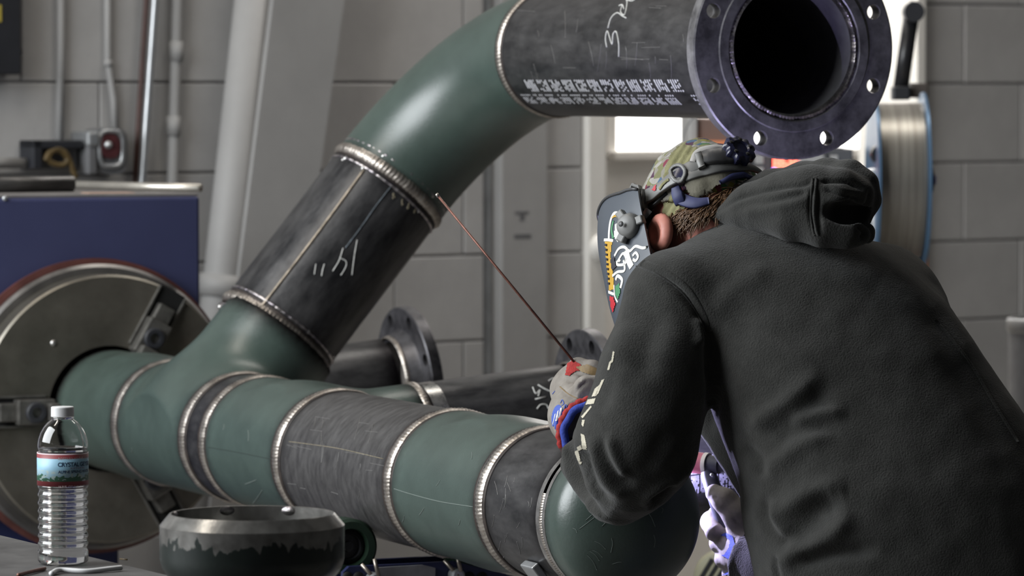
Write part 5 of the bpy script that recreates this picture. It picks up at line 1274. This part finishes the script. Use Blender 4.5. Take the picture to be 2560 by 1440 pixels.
sticker([(1541, 715), (1549, 708), (1552, 730), (1546, 750), (1540, 735)], 'stickgreen', .0012); outline([(1536, 712), (1538, 740), (1545, 756)], .003)
sticker([(1526, 740), (1535, 742), (1540, 760), (1534, 782), (1528, 765)], 'stickred', .0012); outline([(1522, 730), (1536, 736)], .004)
sticker([(1528, 650), (1536, 640), (1542, 668), (1532, 678)], 'stickdark', .0014)
# safety glasses temple
mk('glasses_temple', tube([W(hp(-.02, .088, -.008)), W(hp(.05, .086, -.012)), W(hp(.10, .07, -.014))], .003, 8), M['blackplastic'], person)
# ---------------------------------------------------------------- left glove
GCC = K(1473, 1079, 6.300); GCD = nz(ELB - K(1450, 1040, 6.345))
def lglove(p):
    d = chain(p, [(K(1460, 1085, 6.27), .038), (K(1448, 1040, 6.345), .040), (K(1452, 975, 6.395), .036)], .02)
    d = smin(d, rcone(p, K(1420, 975, 6.40), K(1470, 955, 6.40), .024, .026), .02)
    d = smin(d, chain(p, [(K(1440, 1010, 6.325), .020), (K(1468, 972, 6.305), .018), (K(1498, 968, 6.305), .0155), (K(1515, 978, 6.31), .014)], .006), .010)        # thumb
    d = smin(d, chain(p, [(K(1428, 945, 6.395), .017), (K(1446, 920, 6.385), .0145), (K(1482, 924, 6.37), .013), (K(1512, 940, 6.365), .0115)], .006), .008)   # index
    d = smin(d, chain(p, [(K(1455, 952, 6.42), .018), (K(1490, 940, 6.42), .0145), (K(1524, 962, 6.405), .013)], .006), .006)
    d = smin(d, chain(p, [(K(1460, 975, 6.435), .018), (K(1500, 972, 6.435), .0145), (K(1528, 992, 6.42), .0125)], .006), .006)
    d = smin(d, chain(p, [(K(1455, 1000, 6.435), .016), (K(1495, 1005, 6.44), .013), (K(1518, 1018, 6.425), .0115)], .006), .006)
    return np.maximum(d, (p - GCC) @ GCD - .002)
v_, f_ = surface_nets(lglove, [K(1340, 0, 6.4)[0], K(0, 870, 6.4)[1], 6.21], [K(1570, 0, 6.4)[0], K(0, 1150, 6.4)[1], 6.48], .0030, 3)
v_ = cloth(v_, f_, [([(1398, 965), (1420, 985), (1445, 995), (1470, 1005)], -.0022, 5), ([(1440, 985), (1448, 968), (1470, 952)], -.003, 5), ([(1412, 955), (1440, 950), (1455, 948)], -.002, 4), ([(1408, 940), (1430, 940), (1455, 945)], .002, 4), ([(1390, 1000), (1400, 985)], .002, 8)], .0012)
lg_vf = (W(v_), f_); lgl = mk('glove', lg_vf, M['leather'], person); LGB = bvh_of(lg_vf)
mk('logo_patch', decal(LGB, oval(1394, 1043, 14, 31, rot=.12), 1.5, .0006), M['glogo'], lgl)
for k in range(3):
    mk('logo_bar', ribbon(LGB, [(1386 + k * 7 - 2, 1060 - k * 7), (1392 + k * 7 - 2, 1035 - k * 7)], .0030, .0006, .0008), M['stickwhite'], lgl)
outline2 = lambda path: mk('printed_script', ribbon(LGB, path, .0012, .0005, .0004), M['glogo'], lgl)
for path in ([(1402, 1008), (1406, 1000), (1410, 1010), (1405, 1014)], [(1411, 1022), (1414, 1012), (1418, 1020), (1413, 1024)], [(1420, 1018), (1428, 1014)], [(1382, 985), (1388, 978)]): outline2(path)
mk('seam_stitch', ribbon(LGB, [(1400, 967), (1420, 984), (1446, 998), (1466, 1010)], .0014, .0008, .0), M['leathertan'], lgl)
mk('red_fourchette', decal(LGB, [(1414, 938), (1420, 908), (1434, 902), (1450, 910), (1462, 925), (1440, 928), (1424, 940)], 1.6, .0012), M['gred'], lgl)
mk('worn_finger_panel', decal(LGB, [(1440, 918), (1470, 912), (1500, 925), (1516, 938), (1512, 952), (1485, 938), (1455, 930)], 1.6, .0016), M['leathertan'], lgl)
cd_ = nz(Wd(ELB - K(1450, 1040, 6.345))); cc_ = W(K(1473, 1079, 6.300))
ca_ = lathe(cc_, cd_, [(-.01, .040), (.012, .044), (.032, .0485), (.032, .047), (.012, .0425), (-.01, .0385)], 56)
mk('glove_cuff', ca_[:2], M['gblue'], lgl)
th_ = np.linspace(0, 2 * math.pi, 90, endpoint=False); aa, bb, dd_ = basis(cd_)
mk('cuff_trim', tube(cc_ + cd_ * .032 + (.0480 + .0012 * np.sin(th_ * 26))[:, None] * (np.cos(th_)[:, None] * aa + np.sin(th_)[:, None] * bb), .0052, 10, closed=True), M['gred'], lgl)
mk('cuff_lining', tube(cc_ + cd_ * .035 + (.0425 + .0010 * np.sin(th_ * 9))[:, None] * (np.cos(th_)[:, None] * aa + np.sin(th_)[:, None] * bb), .0062, 10, closed=True), M['gblue'], lgl)
# ---------------------------------------------------------------- right glove holding the torch
def rglove(p):
    d = chain(p, [(K(1895, 1410, 6.42), .034), (K(1868, 1370, 6.47), .036), (K(1850, 1335, 6.50), .030)], .02)
    d = smin(d, chain(p, [(K(1868, 1350, 6.46), .022), (K(1842, 1285, 6.452), .0205), (K(1812, 1252, 6.455), .0165), (K(1786, 1233, 6.462), .0125)], .008), .010)  # thumb
    f1 = chain(p, [(K(1838, 1318, 6.53), .017), (K(1800, 1288, 6.54), .0155), (K(1780, 1305, 6.505), .0155), (K(1788, 1330, 6.475), .014)], .006)
    f2 = chain(p, [(K(1850, 1345, 6.53), .017), (K(1812, 1338, 6.535), .015), (K(1800, 1358, 6.495), .0145), (K(1822, 1362, 6.465), .0135)], .006)
    f3 = chain(p, [(K(1858, 1375, 6.53), .016), (K(1822, 1380, 6.53), .014), (K(1810, 1398, 6.49), .0135), (K(1828, 1402, 6.465), .0125)], .006)
    f4 = chain(p, [(K(1866, 1400, 6.52), .015), (K(1836, 1418, 6.52), .0125), (K(1826, 1434, 6.49), .012), (K(1842, 1438, 6.467), .0115)], .006)
    for f in (f1, f2, f3, f4): d = smin(d, f, .0045)
    return d
v_, f_ = surface_nets(rglove, [K(1735, 0, 6.5)[0], K(0, 1195, 6.5)[1], 6.38], [K(1960, 0, 6.5)[0], K(0, 1490, 6.5)[1], 6.60], .0029, 3)
v_ = cloth(v_, f_, [([(1800, 1262), (1830, 1290), (1850, 1320)], -.002, 4), ([(1782, 1240), (1795, 1250), (1800, 1262)], -.002, 4), ([(1785, 1320), (1795, 1315)], .002, 4)], .0014)
rg_vf = (W(v_), f_); rgl = mk('glove', rg_vf, M['leather'], person); RGB_ = bvh_of(rg_vf)
for poly in ([(1800, 1338), (1815, 1332), (1832, 1340), (1838, 1360), (1830, 1382), (1812, 1385), (1822, 1372), (1826, 1352), (1814, 1342)], [(1806, 1388), (1836, 1376), (1846, 1390), (1840, 1420), (1822, 1424), (1834, 1405)], [(1808, 1436), (1836, 1424), (1850, 1440)]):
    v2, f2_ = decal(RGB_, poly, 1.8, .0010)
    if len(f2_): mk('blue_fourchette', (v2, f2_), M['gblue'], rgl)
# ---------------------------------------------------------------- torch, filler rod, arc
tor = empty('welding_torch', C(1835, 1335, 6.475), 'handheld welding torch with pink ceramic cup gripped in the right glove', 'torch')
tdir = nz(C(1700, 1153, 6.52) - C(1766, 1160, 6.50)); tc0 = C(1762, 1159, 6.50)
mk('ceramic_cup', lathe(tc0, tdir, [(0, .0155), (.012, .0158), (.032, .0150), (.044, .0115), (.044, .008)], 36), M['cup'], tor, auto=40)
mk('insulator_ring', lathe(tc0 - tdir * .006, tdir, [(0, .0), (0, .0160), (.006, .0163), (.007, .0)], 36), M['cupring'], tor, auto=40)
mk('torch_head', lathe(tc0 - tdir * .034, tdir, [(0, 0), (0, .0085), (.004, .0095), (.010, .0095), (.010, .0125), (.028, .0135), (.028, 0)], 28), M['torch'], tor, auto=40)
mk('tungsten', tube([tc0 + tdir * .03, tc0 + tdir * .055], .0012, 8), M['bright'], tor)
mk('handle', tube(smooth_path([tc0 - tdir * .012, C(1772, 1185, 6.495), C(1790, 1240, 6.485), C(1815, 1310, 6.485), C(1838, 1370, 6.49), C(1862, 1440, 6.50)]), np.interp(np.linspace(0, 1, 41), [0, .2, .45, .75, 1], [.0095, .0115, .013, .0165, .016]), 20), M['torch'], tor)
mk('handle_stud', lathe(C(1780, 1187, 6.478), -Y_, [(0, .0028), (.002, .002), (.002, 0)], 10), M['galv'], tor)
mk('torch_cable', tube(smooth_path([C(1862, 1440, 6.50), C(1890, 1530, 6.52), C(1960, 1700, 6.6)]), .012, 12), M['torch'], tor)
rod = empty('filler_rod', C(1440, 900, 6.372), 'long thin copper-coated filler rod held up in the left glove', 'rod')
ra_, rb_ = C(1092, 486, 6.42), C(1446, 918, 6.372); rc_ = C(1560, 1075, 6.55)
mk('rod', tube([ra_, rb_], .0018, 10), M['copper'], rod)
mk('rod', tube([rb_, rc_], .0018, 10), M['copper'], rod)
mk('rod_tip', lathe(ra_, nz(rb_ - ra_), [(-.001, 0), (-.001, .0026), (.004, .0026), (.004, .0018)], 12), M['weld'], rod)
AP = C(1576, 1172, 6.565)
arc = mk('welding_arc', lathe(AP, Z_, [(-.004, 0.0005), (-.002, .0035), (.002, .0035), (.004, .0005)], 16), M['arc']); tag(arc, 'small brilliant blue-white welding arc at the torch tip', 'arc')
l = bpy.data.lights.new('arc_light', 'POINT'); l.energy = 15.5; l.color = (.60, .56, 1.0); l.shadow_soft_size = .004
lo_ = bpy.data.objects.new('arc_light', l); COL.objects.link(lo_); lo_.location = AP + np.array([0, -.012, .0])

# light scratches and scuffs on the capped end and the green fittings
_cap = bpy.data.objects['pipe_cap']; _mw = np.array([v.co[:] for v in _cap.data.vertices]) + WO['pipe_cap']
CPB = bvh_of((_mw, [list(p.vertices) for p in _cap.data.polygons]))
rg = np.random.default_rng(77)
for k in range(16):
    x, y = rg.uniform(1430, 1690), rg.uniform(1235, 1420); a = rg.uniform(0, 6.28); L_ = rg.uniform(12, 60)
    try: mk('scratch', ribbon(CPB, [(x, y), (x + L_ * math.cos(a) * .5 + 3, y + L_ * math.sin(a) * .5), (x + L_ * math.cos(a), y + L_ * math.sin(a) + 4)], .0006, .0003, .0001), M['scratchgreen'], spool)
    except Exception: pass
for (x, y, L_) in ((400, 985, 14), (392, 1000, 10), (620, 1075, 28), (640, 1200, 30), (655, 1226, 40), (1010, 1290, 16), (1060, 1270, 22), (1100, 1200, 18), (1150, 1300, 14), (560, 1060, 16), (1180, 1130, 18), (330, 1120, 12)):
    a = rg.normal(1.9, .7); stroke([(x, y), (x + L_ * math.cos(a) * .5 + 1, y + L_ * math.sin(a) * .5), (x + L_ * math.cos(a), y + L_ * math.sin(a))], HP, HN, R8 + .0016, .0007, 'scratchgreen', 'scratch')
for k in range(26):
    x, y = rg.uniform(1275, 1710), rg.uniform(10, 185); L_ = rg.uniform(15, 70); a = rg.choice([1.45, 1.6, .05, 0.0]) + rg.normal(0, .08)
    stroke([(x, y), (x + L_ * math.cos(a) * .5 + 1, y + min(L_ * math.sin(a) * .5, 60)), (x + L_ * math.cos(a), y + min(L_ * math.sin(a), 90))], UO, HN, R8, .0006, 'scratchsteel', 'scratch')
for k in range(22):
    x, y = rg.uniform(715, 940), rg.uniform(1040, 1230); L_ = rg.uniform(12, 60); a = rg.choice([1.7, .2]) + rg.normal(0, .1)
    stroke([(x, y), (x + L_ * math.cos(a) * .5 + 1, y + L_ * math.sin(a) * .5), (x + L_ * math.cos(a), y + L_ * math.sin(a))], HP, HN, R8, .0006, 'scratchsteel', 'scratch')
for k in range(18):
    x, y = rg.uniform(1225, 1340), rg.uniform(1130, 1400); L_ = rg.uniform(10, 40); a = 1.6 + rg.normal(0, .25)
    stroke([(x, y), (x + L_ * math.cos(a) * .5 + 1, y + L_ * math.sin(a) * .5), (x + L_ * math.cos(a), y + L_ * math.sin(a))], HP, HN, R8, .0006, 'scratchsteel', 'scratch')
